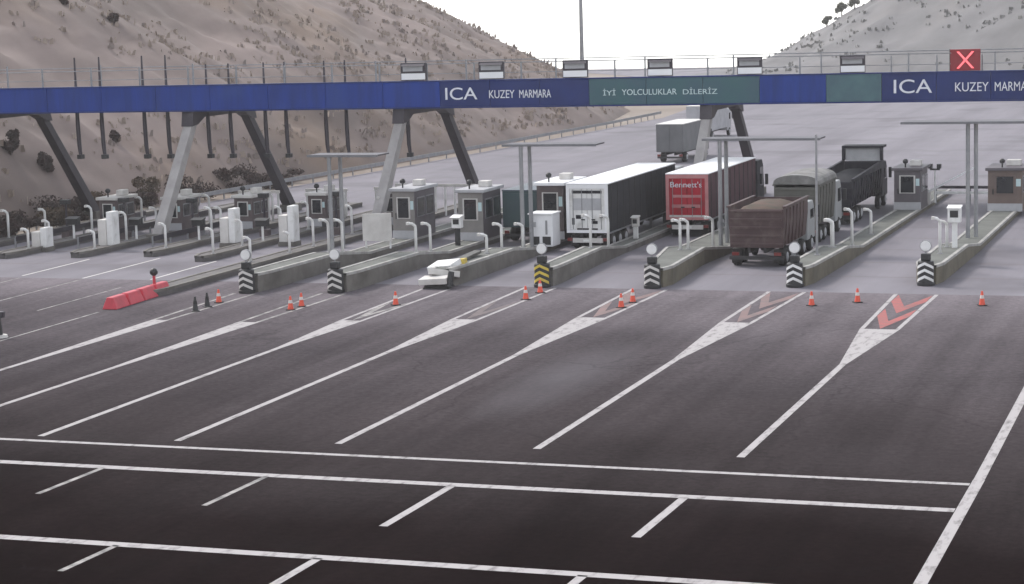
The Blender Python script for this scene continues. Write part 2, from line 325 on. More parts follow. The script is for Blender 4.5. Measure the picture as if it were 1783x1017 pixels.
# long lane lines that widen into the gore in front of each island
for k in range(1, 8):
    x, ny, nx = LX[k], NY[k], NX[k]
    ys0 = {1: 66, 2: 66, 3: 65.95, 4: 66.2, 5: 66.9, 6: 67.5, 7: 67.6}[k]; yw = 86 if k > 2 else 80
    line(plaza, 'lane_line', x, ys0, x, yw, .28)
    ye = {1: 93, 2: 93, 3: 94.3, 4: 95.5, 5: 97.0, 6: 96.5, 7: 95.5}[k]
    we = {1: .95, 2: 1.1, 3: 1.25, 4: 1.45, 5: 1.6, 6: 1.6, 7: 1.8}[k]
    xe = x + (nx-x)*(ye-yw)/(ny-yw)
    line(plaza, 'gore_wedge', x, yw+.01, xe, ye, .28, we)
    # border stripes and chevrons up to the nose
    top = min(ny-.7, 107.1); hw = we/2; hw2 = max(.62, hw+.22)
    xt = x + (nx-x)*(top-yw)/(ny-yw)
    for s in (-1, 1):
        line(plaza, 'gore_border', xe+s*(hw-.1), ye+.02, xt+s*(hw2-.1), top, .2, .2, m='paint' if k > 2 else 'paint_worn')
    if k >= 3:
        for i in range(2 if k > 4 else 1):
            L0 = top-ye; yy = ye + .1 + i*L0*.42; dep = L0*.34; th = L0*.2
            cm = {7: 'paint_red', 6: 'paint_red_dull', 5: 'paint_red_dull', 4: 'paint_dark', 3: 'paint_worn'}[k]
            c = MB(); z = .008
            for s in (-1, 1):
                t0 = (yy+dep-ye)/L0; hx = hw+(hw2-hw)*t0-.22; xa = xe+(xt-xe)*(yy-ye)/L0; xb = xe+(xt-xe)*t0
                c.quad((xa, yy, z), (xa, yy+th, z), (xb+s*hx, yy+dep+th, z), (xb+s*hx, yy+dep, z))
            c.build('chevron', cm, plaza)
for x, y0, y1 in ((-55.6, 84, 95), (-59.4, 95, 104), (-63.6, 98, 107), (-67.8, 99, 107)):
    line(plaza, 'lane_line', x, y0, x-.2, y1, .13, m='paint_worn')
for x, y0, y1 in ((-59.6, 107.4, 116), (-64.0, 107.4, 117), (-68.4, 108, 116)):
    line(apron, 'lane_line', x, y0, x-.2, y1, .15, m='offwhite')

def grid_mesh(name, m, nu, nv, fn):
    b = MB()
    for j in range(nv+1):
        for i in range(nu+1): b.v.append(fn(i/nu, j/nv))
    for j in range(nv):
        for i in range(nu):
            a = j*(nu+1)+i; b.f.append((a, a+1, a+nu+2, a+nu+1))
    return b.build(name, m, smooth=True)
def interp(t, pts):
    for (a, va), (b, vb) in zip(pts, pts[1:]):
        if t <= b: return va + (vb-va)*max(0, (t-a)/(b-a))
    return pts[-1][1]
def nz(x, y, s, seed=0): return noise.fractal(Vector((x*s, y*s, seed)), 1.0, 2.1, 5)
def left_hill(u, v):
    y = 40 + 350*v; foot = interp(y, [(40, -92), (128, -84.5), (170, -80.5), (215, -77.5), (255, -76.5), (285, -82), (310, -92), (330, -102), (350, -115), (390, -135)])
    t = (u**1.15)*95
    rid = interp(y, [(40, 25), (180, 24), (240, 19.5), (262, 17.4), (281, 17.2), (300, 17.0), (316, 16.2), (328, 14.6), (338, 11.4), (346, 7.0), (356, 1.0), (366, -1), (390, -1.5)])
    p = min(1, t/36); z = rid*(p**.85) if p < 1 else rid*(1 + .10*math.sin((t-36)*.03)) - (t-36)*.03
    x = foot - t
    z += nz(x, y, .05, 3)*1.3*min(1, t/6)*min(1, rid/10) + (nz(x, y, .2, 8)*.45 - abs(nz(x*.35, y, .16, 21))*.8 + nz(x, y, .7, 5)*.22)*min(1, t/4)*min(1, max(rid, 0)/6)
    return (x, y, z - .1)
tag(grid_mesh('hill_left', 'hill', 110, 360, left_hill), kind='structure')
def right_hill(u, v):
    x = -112 + 330*u; foot = interp(x, [(-112, 400), (-60, 372), (0, 330), (60, 250), (218, 120)])
    t = v*130; y = foot + t
    top = interp(x, [(-112, -.5), (-98, 2.2), (-92, 4.2), (-87, 6.6), (-81, 9.6), (-76, 13.2), (-68, 17), (-50, 21), (0, 27), (218, 36)])
    p = min(1, t/46); z = top*(p**.9) - max(0, t-70)*.15
    z += nz(x, y, .05, 13)*1.4*min(1, t/6)*min(1, top/8) + (nz(x, y, .2, 17)*.45 - abs(nz(x, y*.35, .14, 24))*.8)*min(1, t/3)*min(1, max(top, 0)/5)
    return (x, y, z - .15 + min(0, fall(y, 0)))
tag(grid_mesh('hill_right', 'hill_far', 220, 70, right_hill), kind='structure')

for j in range(24):
    y = 113.5 + j*6.2
    line(apron, 'slab_joint', -81+max(0, (y-150)*.06), y, 0-max(0, (y-150)*.05), y, .10, m='paint_dark', z=.005)
# ------------------------------------------------------------------ toll islands
WALLED = {}
def island(k, label, stations, wallm='concrete', group='walled toll islands', deckm='deck', copm='coping'):
    # stations: (y, x, halfwidth, height); local y from the nose
    y0, x0 = stations[0][0], stations[0][1]
    t = thing('toll_island', label, 'toll island', (x0, y0, 0), 0, group)
    S = [(a-y0, b-x0, c, d) for a, b, c, d in stations]
    wl = MB()
    for (a, xa, wa, ha), (b, xb, wb, hb) in zip(S, S[1:]):
        wl.hexa([(xa-wa, a, -.05), (xa+wa, a, -.05), (xb+wb, b, -.05), (xb-wb, b, -.05), (xa-wa, a, ha), (xa+wa, a, ha), (xb+wb, b, hb), (xb-wb, b, hb)])
    wl.build('wall', wallm, t)
    dk = MB()
    for (a, xa, wa, ha), (b, xb, wb, hb) in zip(S, S[1:]):
        dk.quad((xa-wa+.17, a, ha+.012), (xa+wa-.17, a, ha+.012), (xb+wb-.17, b, hb+.012), (xb-wb+.17, b, hb+.012))
    dk.build('deck', deckm, t, fix=False)
    for s in (-1, 1):
        c = MB()
        for (a, xa, wa, ha), (b, xb, wb, hb) in zip(S, S[1:]):
            o, i = .025, .16
            c.hexa([(xa+s*(wa+o), a, ha-.10), (xa+s*(wa-i), a, ha-.10), (xb+s*(wb-i), b, hb-.10), (xb+s*(wb+o), b, hb-.10),
                    (xa+s*(wa+o), a, ha+.05), (xa+s*(wa-i), a, ha+.05), (xb+s*(wb-i), b, hb+.05), (xb+s*(wb+o), b, hb+.05)])
        c.build('coping', copm, t)
    return t
def walled_st(k, w=.72, x2=None, wb=None, ylow=None, yend=160):
    x, y = NX[k], NY[k]; x2 = x if x2 is None else x2; wb = wb or w; ylow = ylow or y+10
    return [(y, x, .48, .98), (y+1.2, x, w*.95, .98), (ylow, x+(x2-x)*.9, (w+wb)/2, .92), (ylow+5, x2, wb, .40), (yend, x2, wb, .30)]
def isl_z(y, k):
    s = STS[k]
    return interp(y, [(a, d) for a, b, c, d in s])
def isl_x(y, k):
    return interp(y, [(a, b) for a, b, c, d in STS[k]])
STS = {1: walled_st(1, yend=152), 2: walled_st(2, yend=152), 3: walled_st(3, yend=152), 4: walled_st(4, .58, -36.4, .56, yend=152),
       5: walled_st(5, .75, -31.0, 1.5, yend=156), 6: walled_st(6, .75, -22.6, .8, yend=162), 7: walled_st(7, .75, -16.1, .85, yend=165)}
ISLAB = {1: 'low grey walled toll island, leftmost with a black and white nose', 2: 'grey walled toll island second from left, with the booth by the teal lorry',
         3: 'grey walled toll island with the wrecked pale nose', 4: 'walled toll island with the yellow chevron nose beside white trailer',
         5: 'wide walled toll island between the red trailer and brown tipper', 6: 'olive walled toll island right of the brown tipper',
         7: 'rightmost olive walled toll island with three white posts'}
for k in STS: island(k, ISLAB[k], STS[k], 'concrete' if k < 5 else 'concrete_olive')
LOWX = {1: -79.2, 2: -74.6, 3: -69.9, 4: -65.3, 5: -60.7, 6: -56.0}
LSTS = {}
for k, x in LOWX.items():
    y0 = {1: 113, 2: 115.5, 3: 116.5, 4: 117.5, 5: 115.5, 6: 100.5}[k]
    hgt = .34
    LSTS[k] = [(y0, x, .3, hgt), (y0+1, x, .62, hgt), (150, x, .62, .28)]
    island(k, {1: 'low dark kerbed island at the far left edge, below the dry bushes', 2: 'second low kerbed island from the left edge', 3: 'low kerbed island below the leftmost pale gantry leg',
               4: 'low kerbed island just right of the leftmost pale gantry leg', 5: 'fifth low kerbed island from the left edge', 6: 'long low island behind the red barrier'}[k], LSTS[k], 'concrete_shaded', 'low toll islands', 'concrete_shaded', 'concrete')  # darker wall, deck and coping colours stand in for shadow

# ------------------------------------------------------------------ island end beacons with chevrons
def beacon(k, x, y, label, basem, chevm, lampm='white', tall=True):
    t = thing('end_beacon', label, 'beacon', (x, y, 0), 0, 'chevron beacons at the island noses')
    prof = [(.45, 0), (.47, .08), (.47, .16), (.42, .18), (.42, 1.22), (.39, 1.27), (.2, 1.30)]
    MB().lathe((0, 0, 0), prof, 20).build('cushion', basem, t)
    for i in range(3):
        c = MB(); n = 12; z0 = .22 + i*.34
        for j in range(n+1):
            a = -1.25 + 2.5*j/n; zz = z0 + .26*(1-abs(a)/1.25)*1.0 - .05; rr = .435
            for dz in (0, .15):
                c.v.append((rr*math.sin(a), -rr*math.cos(a), zz+dz)); 
        for j in range(n): c.f.append((2*j, 2*j+2, 2*j+3, 2*j+1))
        c.build('chevron', chevm, t)
    MB().box(-.24, .24, -.16, .2, 1.302, 1.66).build('lamp_box', 'black', t, bevel=.04)
    if tall:
        MB().cyl((0, 0, 1.662), (0, 0, 1.80), .045).build('stem', 'galv', t)
        MB().cyl((0, -.06, 2.06), (0, .06, 2.06), .30, n=20).build('disc_rim', 'galv', t); MB().cyl((0, -.085, 2.06), (0, -.063, 2.06), .27, n=20).build('disc_face', lampm, t)
    return t
for k, bm_, cm, lab in ((1, 'black', 'offwhite', 'black and white chevron beacon with white disc, leftmost of its kind'),
                        (2, 'black', 'offwhite', 'black and white chevron beacon between two white bent posts'),
                        (4, 'black', 'yellow', 'yellow and black chevron beacon behind the white trailer'),
                        (5, 'black', 'offwhite', 'dark chevron beacon with white disc behind the red trailer'),
                        (6, 'black', 'white', 'black and white chevron beacon right of the brown tipper'),
                        (7, 'black', 'white', 'rightmost black and white chevron beacon above the red gore')):
    beacon(k, NX[k], NY[k]-.35, lab, bm_, cm)

# wrecked nose of island 3
t = thing('wrecked_crash_cushion', 'wrecked pale crash cushion lying across the third walled island nose', 'crash cushion', (-41.5, 106.0, 0), R(6))
MB().hexa([(-.75, -.3, 0), (.7, -.4, 0), (.7, 1.6, 0), (-.8, 1.4, 0), (-.55, -.1, .38), (.5, -.2, .30), (.5, 1.4, .5), (-.6, 1.3, .55)]).build('rubber_base', 'rubber', t)
for i, (x_, y, z, wx, wy, tx, ty, tz, m) in enumerate(((-.1, .0, .46, .8, .5, .10, -.06, -.1, 'offwhite'), (.15, .9, .72, .85, .55, -.16, .14, .25, 'offwhite'), (-.1, 1.9, 1.0, .75, .6, .22, -.12, -.3, 'white'), (.25, 2.9, 1.05, .6, .5, -.05, -.1, .1, 'yellow'))):
    o = MB().box(-wx, wx, -wy, wy, -.16, .16).build('panel', m, t, bevel=.025); o.location = (x_, y, z); o.rotation_euler = (tx, ty, tz)
o = MB().cyl((0, 0, 0), (.12, .1, .8), .2, .16, 12).build('bent_post', 'black', t); o.location = (.75, -.35, .15)
o = MB().box(-.2, .2, -1.6, 1.6, -.08, .08).build('torn_rail', 'tipper_olive', t, bevel=.02); o.location = (.4, 5.4, 1.12); o.rotation_euler = (.03, .1, -.08)

# red plastic barrier in front of the long low island
t = thing('red_barrier', 'long red plastic barrier lying in front of the low island, left of the lane lines', 'barrier', (-55.7, 95.9, 0), R(3))
for i in range(4):
    MB().hexa([(-.42, i*1.7, 0), (.42, i*1.7, 0), (.42, i*1.7+1.62, 0), (-.42, i*1.7+1.62, 0), (-.18, i*1.7+.1, .62), (.18, i*1.7+.1, .62), (.18, i*1.7+1.52, .62), (-.18, i*1.7+1.52, .62)]).build('segment', 'red_plastic', t, bevel=.05)
t = thing('marker_post', 'short red post with a black ball top behind the red barrier', 'marker post', (-56.0, 101.3, .34))
MB().cyl((0, 0, 0), (0, 0, .75), .09, .08).build('post', 'red_plastic', t); MB().lathe((0, 0, .72), [(.08, 0), (.2, .1), (.22, .22), (.16, .36), (.05, .42)], 14).build('ball', 'black', t, smooth=True)

# ------------------------------------------------------------------ gantry
# the gantry crosses the plaza at a skew and follows its crossfall; s = metres behind its front face, z as if 8.45..10.25 high
def gf(x): return 130.6 + .45*(x+68.6)
def gz(x, z):
    u = (x+80)/64.3; zb, zt = 8.68 - 1.30*u, 10.25 - .90*u
    return zb + (z-8.45)*(zt-zb)/1.8
GZ0, GZ1 = 8.45, 10.25
gan = thing('toll_gantry', 'long blue toll gantry with railing spanning all lanes on splayed piers', 'gantry', (-45, 141, 0))
def GP(mb, name, m, warp=True, **k):
    mb.v = [(a+45, (b+gf(a) if warp else b)-141, gz(a, c) if warp else c) for a, b, c in mb.v]; return mb.build(name, m, gan, **k)
GL, GR = -96, 0
FX = [GL, -80.8, -67.5, -53.2, -43.8, -32.9, -28.6, -25.0, -14.3, GR]
for x0, x1, m in zip(FX, FX[1:], ['blue', 'blue', 'blue', 'navy', 'teal', 'blue', 'teal2', 'navy', 'navy']):
    n = max(1, round((x1-x0)/3.4)); d = (x1-x0)/n
    for j in range(n): GP(MB().box(x0+j*d+.012, x0+(j+1)*d-.012, random.uniform(0, .012), .35, GZ0, GZ1), 'fascia_panel', m, bevel=.02)
GP(MB().box(GL, GR, -.05, .40, GZ1+.004, GZ1+.09), 'top_flashing', 'navy')
GP(MB().box(GL, GR, -.04, .38, GZ0-.10, GZ0-.004), 'bottom_flashing', 'navy')
GP(MB().box(GL, GR, 8.05, 8.4, GZ0, GZ1-.5), 'rear_beam', 'navy')
GP(MB().box(GL, GR, .36, 8.04, GZ0+.45, GZ0+.65), 'deck', 'galv')
for yy in (.45, 8.2):
    for z in (GZ1+.55, GZ1+1.25):
        if yy > 5 and z < 11: continue
        GP(MB().cyl((GL, yy, z), (GR, yy, z), .035 if z > 11 else .025, n=6), 'rail', 'galv')
pm = MB().box(-.05, .05, -.05, .05, 0, 1.70).mesh('railing_post', 'galv')
for i in range(33):
    for yy in (.45, 8.2):
        if yy > 5 and i % 2: continue
        x = GL+.3+i*2.97
        o = link('railing_post', pm, gan); o.location = (x+45, gf(x)+yy-141, gz(x, GZ1-.45))
def leg(x, y0, y1, z1, wdt, z0=.2):
    b = MB(); h = wdt/2; k0, k1 = .52, .40
    return b.hexa([(x-h, y0-k0, z0), (x+h, y0-k0, z0), (x+h, y0+k0, z0), (x-h, y0+k0, z0), (x-h*.9, y1-k1, z1), (x+h*.9, y1-k1, z1), (x+h*.9, y1+k1, z1), (x-h*.9, y1+k1, z1)])
for x in (-82.3, -69.0, -55.9, -36.4, -8.0):
    f = gf(x); zt = gz(x, GZ0)-.5
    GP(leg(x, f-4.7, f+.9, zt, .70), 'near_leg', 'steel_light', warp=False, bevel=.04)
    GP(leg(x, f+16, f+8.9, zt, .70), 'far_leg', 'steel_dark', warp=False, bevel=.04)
    c = MB(); hw = .42; zz = zt+.5
    c.prism_x([(f+.2, zz-.12), (f+9.6, zz-.12), (f+10.0, zz-1.1), (f+9.2, zz-1.0), (f+8.1, zz-.55), (f+1.9, zz-.55), (f+.9, zz-1.0), (f, zz-1.1)], x-hw, x+hw)
    GP(c, 'cross_head', 'steel_dark', warp=False)
    for yy in (f-4.7, f+16): GP(MB().box(x-.54, x+.54, yy-.8, yy+.8, -.02, .55), 'footing', 'concrete', warp=False, bevel=.03)
def sign(body, m, x0, x1, z, h):
    me = text_mesh(body, 'lettering', m, x1-x0, h)
    for v in me.vertices:
        X = x0 + v.co.x; v.co = (X+45, gf(X)-.025+v.co.y-141, gz(X, z+v.co.z))
    return link('lettering', me, gan)
sign('ICA', 'letter', -52.85, -50.85, 8.95, .86)
sign('KUZEY', 'letter', -50.1, -48.5, 9.02, .56); sign('MARMARA', 'letter', -48.2, -46.2, 9.02, .56)
sign('İYİ', 'letter_pale', -42.9, -42.1, 9.1, .46); sign('YOLCULUKLAR', 'letter_pale', -41.7, -38.2, 9.1, .40); sign('DİLERİZ', 'letter_pale', -37.8, -35.6, 9.1, .46)
sign('ICA', 'letter', -24.2, -21.7, 8.95, .90)
sign('KUZEY', 'letter', -20.2, -18.0, 9.02, .58); sign('MARMARA', 'letter', -17.6, -14.7, 9.02, .58)
# lane signals on the gantry
def signal(x, label, red=False, wd=1.75, h=1.2):
    t = thing('lane_signal', label, 'lane signal', (x, gf(x)+.2, gz(x, GZ1)+.11), math.atan(.45)*.5, 'lane signals on the gantry')
    if red: wd, h = 2.1, 1.5
    MB().box(-wd/2, wd/2, .0, .5, 0, h).build('housing', 'signal_red' if red else 'steel_dark', t, bevel=.02)
    if red:
        MB().box(-wd/2-.03, -wd/2-.004, -.05, .52, 0, h+.03).build('side_plate', 'black', t)
        for s in (-1, 1):
            MB().hexa([(-s*.52-.09, -.03, .16), (-s*.52+.09, -.03, .16), (s*.52+.09, -.03, h-.16), (s*.52-.09, -.03, h-.16),
                       (-s*.52-.09, -.008+.002*s, .16), (-s*.52+.09, -.008+.002*s, .16), (s*.52+.09, -.008+.002*s, h-.16), (s*.52-.09, -.008+.002*s, h-.16)]).build('cross_bar', 'signal_x', t)
    else:
        MB().box(-wd/2+.05, wd/2-.05, -.05, -.004, .05, .48).build('lower_plate', 'white_roof', t)
        MB().box(-wd/2+.16, wd/2-.22, -.04, -.004, .62, .98).build('display', 'panel_grey', t)
        MB().prism_x([(-.35, .98), (0, 1.14), (0, 1.06)], -wd/2+.1, wd/2-.1).build('hood', 'steel_dark', t)
    MB().box(-.3, .3, .1, .4, -.12, -.002).build('bracket', 'galv', t)
    return t
for i, x in enumerate((-54.9, -50.0, -44.7, -39.3, -33.55, -26.9)):
    signal(x, ['leftmost boxed lane signal on top of the gantry', 'second lane signal from left, above the left lettering', 'third lane signal from left, beside the tall mast',
               'fourth lane signal from left, above the teal display', 'fifth lane signal from left, above the right pier', 'sixth lane signal, next left of the red cross'][i])
signal(-19.56, 'red lane signal with a glowing cross on the gantry', True)
# hanging reader poles
for i, x in enumerate((-76.7, -75.2, -72.55, -71.1, -68.6, -67.2, -65.0, -63.7, -61.2, -59.9, -56.03)):
    tl = 12.2 if i < 4 else 11.5; zb = 5.25 - .03*(x+76)
    t = thing('drop_pole', '%s dark reader pole from the left hanging under the gantry' % ORD[i+1], 'pole', (x, gf(x)+2.2, zb), 0, 'reader poles hanging from the gantry')
    MB().tube([(0, 0, tl-zb), (0, 0, 2.4), (.04, 0, .9), (.12, -.03, .25)], [.055, .15, .15, .12], 8).build('pole', 'steel_dark', t)
    MB().box(-.06, .30, -.26, .2, 0, .3).build('reader', 'black', t, bevel=.03)
    MB().box(-.22, .22, -.14, .14, 3.9, 4.0).build('clamp', 'galv', t)

# ------------------------------------------------------------------ island canopies
def canopy(label, x0, x1, y0, y1, z, posts):
    cx_ = sum(p[0] for p in posts)/len(posts); cy_ = sum(p[1] for p in posts)/len(posts)
    t = thing('island_canopy', label, 'canopy', (cx_, cy_, 0), 0, 'flat canopies on the islands')
    MB().box(x0-cx_, x1-cx_, y0-cy_, y1-cy_, z, z+.08).build('roof', 'steel_dark', t)
    MB().box(x0-cx_-.04, x1-cx_+.04, y0-cy_-.06, y0-cy_-.004, z-.05, z+.09).build('fascia', 'canopy_grey', t)
    for px, py, pz in posts:
        MB().cyl((px-cx_, py-cy_, pz), (px-cx_, py-cy_, z-.004), .13, .12, 12).build('post', 'galv', t, smooth=False)
canopy('flat canopy at left, on a thin post before the second pier', -52.6, -48.2, 114.2, 116.0, 6.5, [(-51.3, 114.3, .9), (-51.3, 115.9, .9)])
canopy('flat grey canopy on two posts left of the white trailer', -42.6, -36.8, 120.2, 122.0, 6.65, [(-41.5, 120.3, .5), (-41.5, 121.9, .4)])
canopy('flat grey canopy on posts beside the red trailer', -31.2, -24.2, 123.6, 125.4, 6.7, [(-30.2, 123.7, .4), (-30.2, 125.3, .4)])
canopy('wide flat canopy at the right edge on a twin post', -20.2, -11.6, 128.4, 130.6, 7.3, [(-16.35, 129.0, .38), (-15.95, 129.6, .38)])
t = thing('tall_pole', 'thin grey pole rising left of the black tipper', 'pole', (-22.7, 115.0, .95))
MB().cyl((0, 0, 0), (0, 0, 6.6), .075, .06).build('pole', 'galv', t); MB().box(-.16, .16, -.16, .16, 0, .06).build('base_plate', 'galv', t)

# ------------------------------------------------------------------ booths
def booth(label, x, y, z, wd, ln, h, face, side, roofm='panel_grey', win=(.16, .62)):
    t = thing('toll_booth', label, 'toll booth', (x, y, z), 0, 'toll booths on the islands'); hw = wd/2
    MB().box(-hw, hw, 0, ln, 0, h).build('body', side, t, bevel=.03)
    MB().box(-hw-.02, hw+.02, -.05, -.004, 0, h).build('front_panel', face, t)
    MB().box(-hw-.18, hw+.18, -.25, ln+.2, h+.004, h+.2).build('roof', roofm, t, bevel=.03)
    wz0, wz1 = h*.45, h*.86
    f = MB().box(-hw*.62, hw*.62, -.09, -.052, wz0-.06, wz1+.06).build('front_window', 'offwhite' if face != 'booth_brown' else 'booth_brown', t)
    MB().box(-hw*.50, hw*.50, -.115, -.094, wz0, wz1).build('pane', 'glass', f)
    for a, b in ((.12, .48), (.55, .92)):
        f = MB().box(hw+.004, hw+.04, ln*a, ln*b, wz0, wz1).build('side_window', 'galv', t)
        MB().box(hw+.044, hw+.058, ln*a+.07, ln*b-.07, wz0+.07, wz1-.07).build('pane', 'glass', f)
    MB().box(-hw-.05, hw+.05, -.08, -.0525, .02, .55).build('bumper_panel', 'panel_grey', t)
    d = MB().box(-hw-.045, -hw-.004, ln*.3, ln*.3+.85, .03, 2.0).build('door', 'panel_grey', t); MB().box(-hw-.08, -hw-.047, ln*.3+.7, ln*.3+.78, .95, 1.1).build('door_handle', 'black', d)
    MB().box(-hw*.1, hw*.75, ln*.5, ln*.5+.8, h+.204, h+.58).build('air_conditioner', 'offwhite', t, bevel=.03)
    MB().box(-hw*.75, -hw*.67, -.11, -.054, h*.42, h*.55).build('card_reader', 'black', t); MB().box(hw*.66, hw*.94, -.07, -.054, h*.62, h*.8).build('notice', 'letter_pale', t)
    l_ = MB().cyl((-hw*.2, .3, h+.2), (-hw*.2, .3, h+.48), .05).build('lamp_stem', 'black', t)
    MB().lathe((-hw*.2, .3, h+.46), [(.06, 0), (.17, .06), (.19, .2), (.1, .32)], 12).build('warning_lamp', 'black', t, smooth=True)
    return t
booth('grey toll booth just behind the blank white board', -51.3, 125.6, .36, 1.45, 3.6, 3.05, 'booth', 'booth_side')
booth('grey toll booth left of the dark teal lorry', -46.5, 124.9, .36, 1.6, 3.4, 3.05, 'booth', 'booth_side')
booth('dark toll booth with pale roof partly behind the white trailer', -41.6, 126.0, .36, 1.7, 4.2, 3.4, 'kiosk', 'kiosk', 'white_roof')
booth('grey toll booth beyond the black tipper', -22.6, 146.2, .32, 1.75, 3.4, 2.7, 'booth_side', 'booth_side', 'booth_side')
booth('brown toll booth at the right edge under the canopy', -16.0, 145.6, .32, 2.2, 3.6, 2.75, 'booth_brown', 'booth_brown', 'booth_side')

# ------------------------------------------------------------------ posts, machines and small equipment
def bent_post(x, y, z, h, label, lean=.28, r=.085, m='white', group='white bent posts on the islands'):
    t = thing('bent_post', label, 'post', (x, y, z), 0, group)
    MB().tube([(0, 0, 0), (0, 0, h*.78), (-.03*lean, -.1*lean, h*.9), (-.5*lean, -.7*lean, h*.985), (-1.0*lean, -1.2*lean, h)], r, 10).build('pole', m, t, smooth=True)
    MB().cyl((0, 0, 0), (0, 0, .06), r*2, n=12).build('foot', 'galv', t)
    MB().box(-1.2*lean-.07, -1.2*lean+.09, -1.2*lean-.16, -1.2*lean+.1, h-.08, h+.09).build('camera', 'offwhite', t, bevel=.02)
    return t
BP = [(1, 114.6, 2.0, 'left of two white posts behind the disc beacon on first walled island', -.35), (1, 114.9, 2.0, 'right of two white posts behind the disc beacon on first walled island', .4),
      (2, 115.3, 1.75, 'nearer white bent post on the second walled island', 0), (2, 117.6, 1.75, 'farther white bent post on the second walled island', 0),
      (3, 113.9, 1.15, 'short white post behind the wrecked crash cushion', 0), (3, 117.3, 1.5, 'white post left of the canopy post on third walled island', -.3), (3, 120.0, 1.5, 'white post right of the canopy post on third walled island', .1),
      (4, 117.3, 1.95, 'nearer white bent post beside the white trailer', 0), (4, 121.0, 1.9, 'farther white bent post beside the white trailer', 0),
      (5, 116.8, 1.75, 'leftmost white post in front of the red trailer', -.1), (5, 117.2, 1.75, 'second white post in front of the red trailer', .3), (5, 121.2, 1.8, 'white post between the red trailer and brown tipper', .9),
      (6, 119.0, 1.6, 'thick white post right of the brown tipper', 0), (6, 124.0, 2.2, 'tall white bent post in front of the black tipper', .2), (6, 130.5, 1.6, 'farthest white post beside the black tipper', .2),
      (7, 116.3, 2.0, 'leftmost white bent post on the rightmost island', -.1), (7, 119.6, 1.5, 'middle white post on the rightmost island', -.2)]
for k, y, h, lab, dx in BP:
    bent_post(isl_x(y, k)+dx, y, isl_z(y, k)-.02, h, lab, r=.12 if 'thick' in lab else .085)
def machine(name, label, cat, x, y, z, wd, dp, h, m='white', postm='white', posth=.9, group=None):
    t = thing(name, label, cat, (x, y, z), 0, group)
    MB().box(-.14, .14, -.12, .12, 0, posth).build('post', postm, t, bevel=.02)
    MB().box(-wd/2, wd/2, -dp/2, dp/2, posth+.003, posth+h).build('head', m, t, bevel=.04)
    MB().box(-wd*.32, wd*.32, -dp/2-.02, -dp/2-.004, posth+h*.35, posth+h*.8).build('screen', 'black', t)
    MB().prism_x([(-dp/2-.22, posth+h-.02), (dp/2, posth+h+.10), (dp/2, posth+h+.004), (-dp/2-.1, posth+h+.004)], -wd/2-.04, wd/2+.04).build('hood', m, t)
    return t
machine('ticket_machine', 'white ticket machine on post on the rightmost island', 'ticket machine', -15.85, 119.4, .75, .7, .6, .85, posth=1.6)
machine('ticket_machine', 'white ticket machine in front of the booth by the teal lorry', 'ticket machine', -46.4, 122.2, .38, .6, .5, .7, posth=1.1, postm='black')
machine('ticket_machine', 'small pale ticket machine on island against the white trailer side', 'ticket machine', -36.4, 127.0, .38, .42, .4, .6, posth=.75, m='offwhite')
t = thing('equipment_cabinet', 'large white equipment cabinet left of the white trailer', 'cabinet', (-41.0, 122.2, .38))
MB().box(-.75, .75, 0, 1.5, 0, 1.95).build('body', 'white_roof', t, bevel=.05)
MB().box(-.8, .8, -.1, 1.6, 1.954, 2.04).build('lid', 'white_roof', t, bevel=.02)
for s in (-1, 1): MB().box(s*.36-.26, s*.36+.26, -.03, -.004, .12, .62).build('vent', 'black', t)
MB().box(.30, .42, -.03, -.004, .75, 1.6).build('handle_strip', 'galv', t)
MB().box(-.62, -.3, -.05, -.004, 1.2, 1.5).build('notice', 'panel_grey', t)
t = thing('white_board', 'large blank white board standing in front of a grey booth', 'board', (-50.9, 120.2, .55))
MB().hexa([(-.95, -.05, .3), (.95, -.05, .3), (.95, .05, .3), (-.95, .05, .3), (-.95, -.05, 1.95), (.95, -.05, 2.05), (.95, .05, 2.05), (-.95, .05, 1.95)]).build('panel', 'offwhite', t)
for s in (-1, 1): MB().cyl((s*.8, .1, -.15), (s*.8, .1, 1.9), .06).build('post', 'white', t)
# barrier in the lane right of the black tipper
t = thing('barrier_gate', 'raised white barrier arm beyond the empty right lane', 'barrier', (-21.85, 150.4, .32))
MB().box(-.2, .2, -.2, .2, 0, 1.05).build('cabinet', 'offwhite', t, bevel=.03)
MB().hexa([(.1, -.3, .82), (.1, -.24, .82), (.1, -.24, 1.0), (.1, -.3, 1.0), (3.3, -.3, 2.55), (3.3, -.24, 2.55), (3.3, -.24, 2.67), (3.3, -.3, 2.67)]).build('arm', 'white_roof', t)
t = thing('closed_gate', 'closed dark and white bar gate across the empty right lane', 'gate', (-19.3, 153.5, 0))
MB().box(-2.5, 2.4, -.05, .05, 1.15, 1.35).build('top_bar', 'steel_dark', t); MB().box(-2.5, 2.4, -.05, .05, .75, .95).build('lower_bar', 'white', t)
for x in (-2.4, 0, 2.3): MB().box(x-.05, x+.05, .054, .12, 0, 1.3).build('upright', 'galv', t)
t = thing('twin_camera', 'black twin camera on a short post behind the barrier arm', 'camera', (-21.5, 151.6, .32))
MB().cyl((0, 0, 0), (0, 0, 2.3), .07).build('post', 'white', t); MB().box(-.35, .35, -.07, .07, 2.3, 2.42).build('crossbar', 'black', t)
for s in (-1, 1): MB().box(s*.3-.14, s*.3+.14, -.3, .15, 2.43, 2.75).build('camera', 'black', t, bevel=.03)

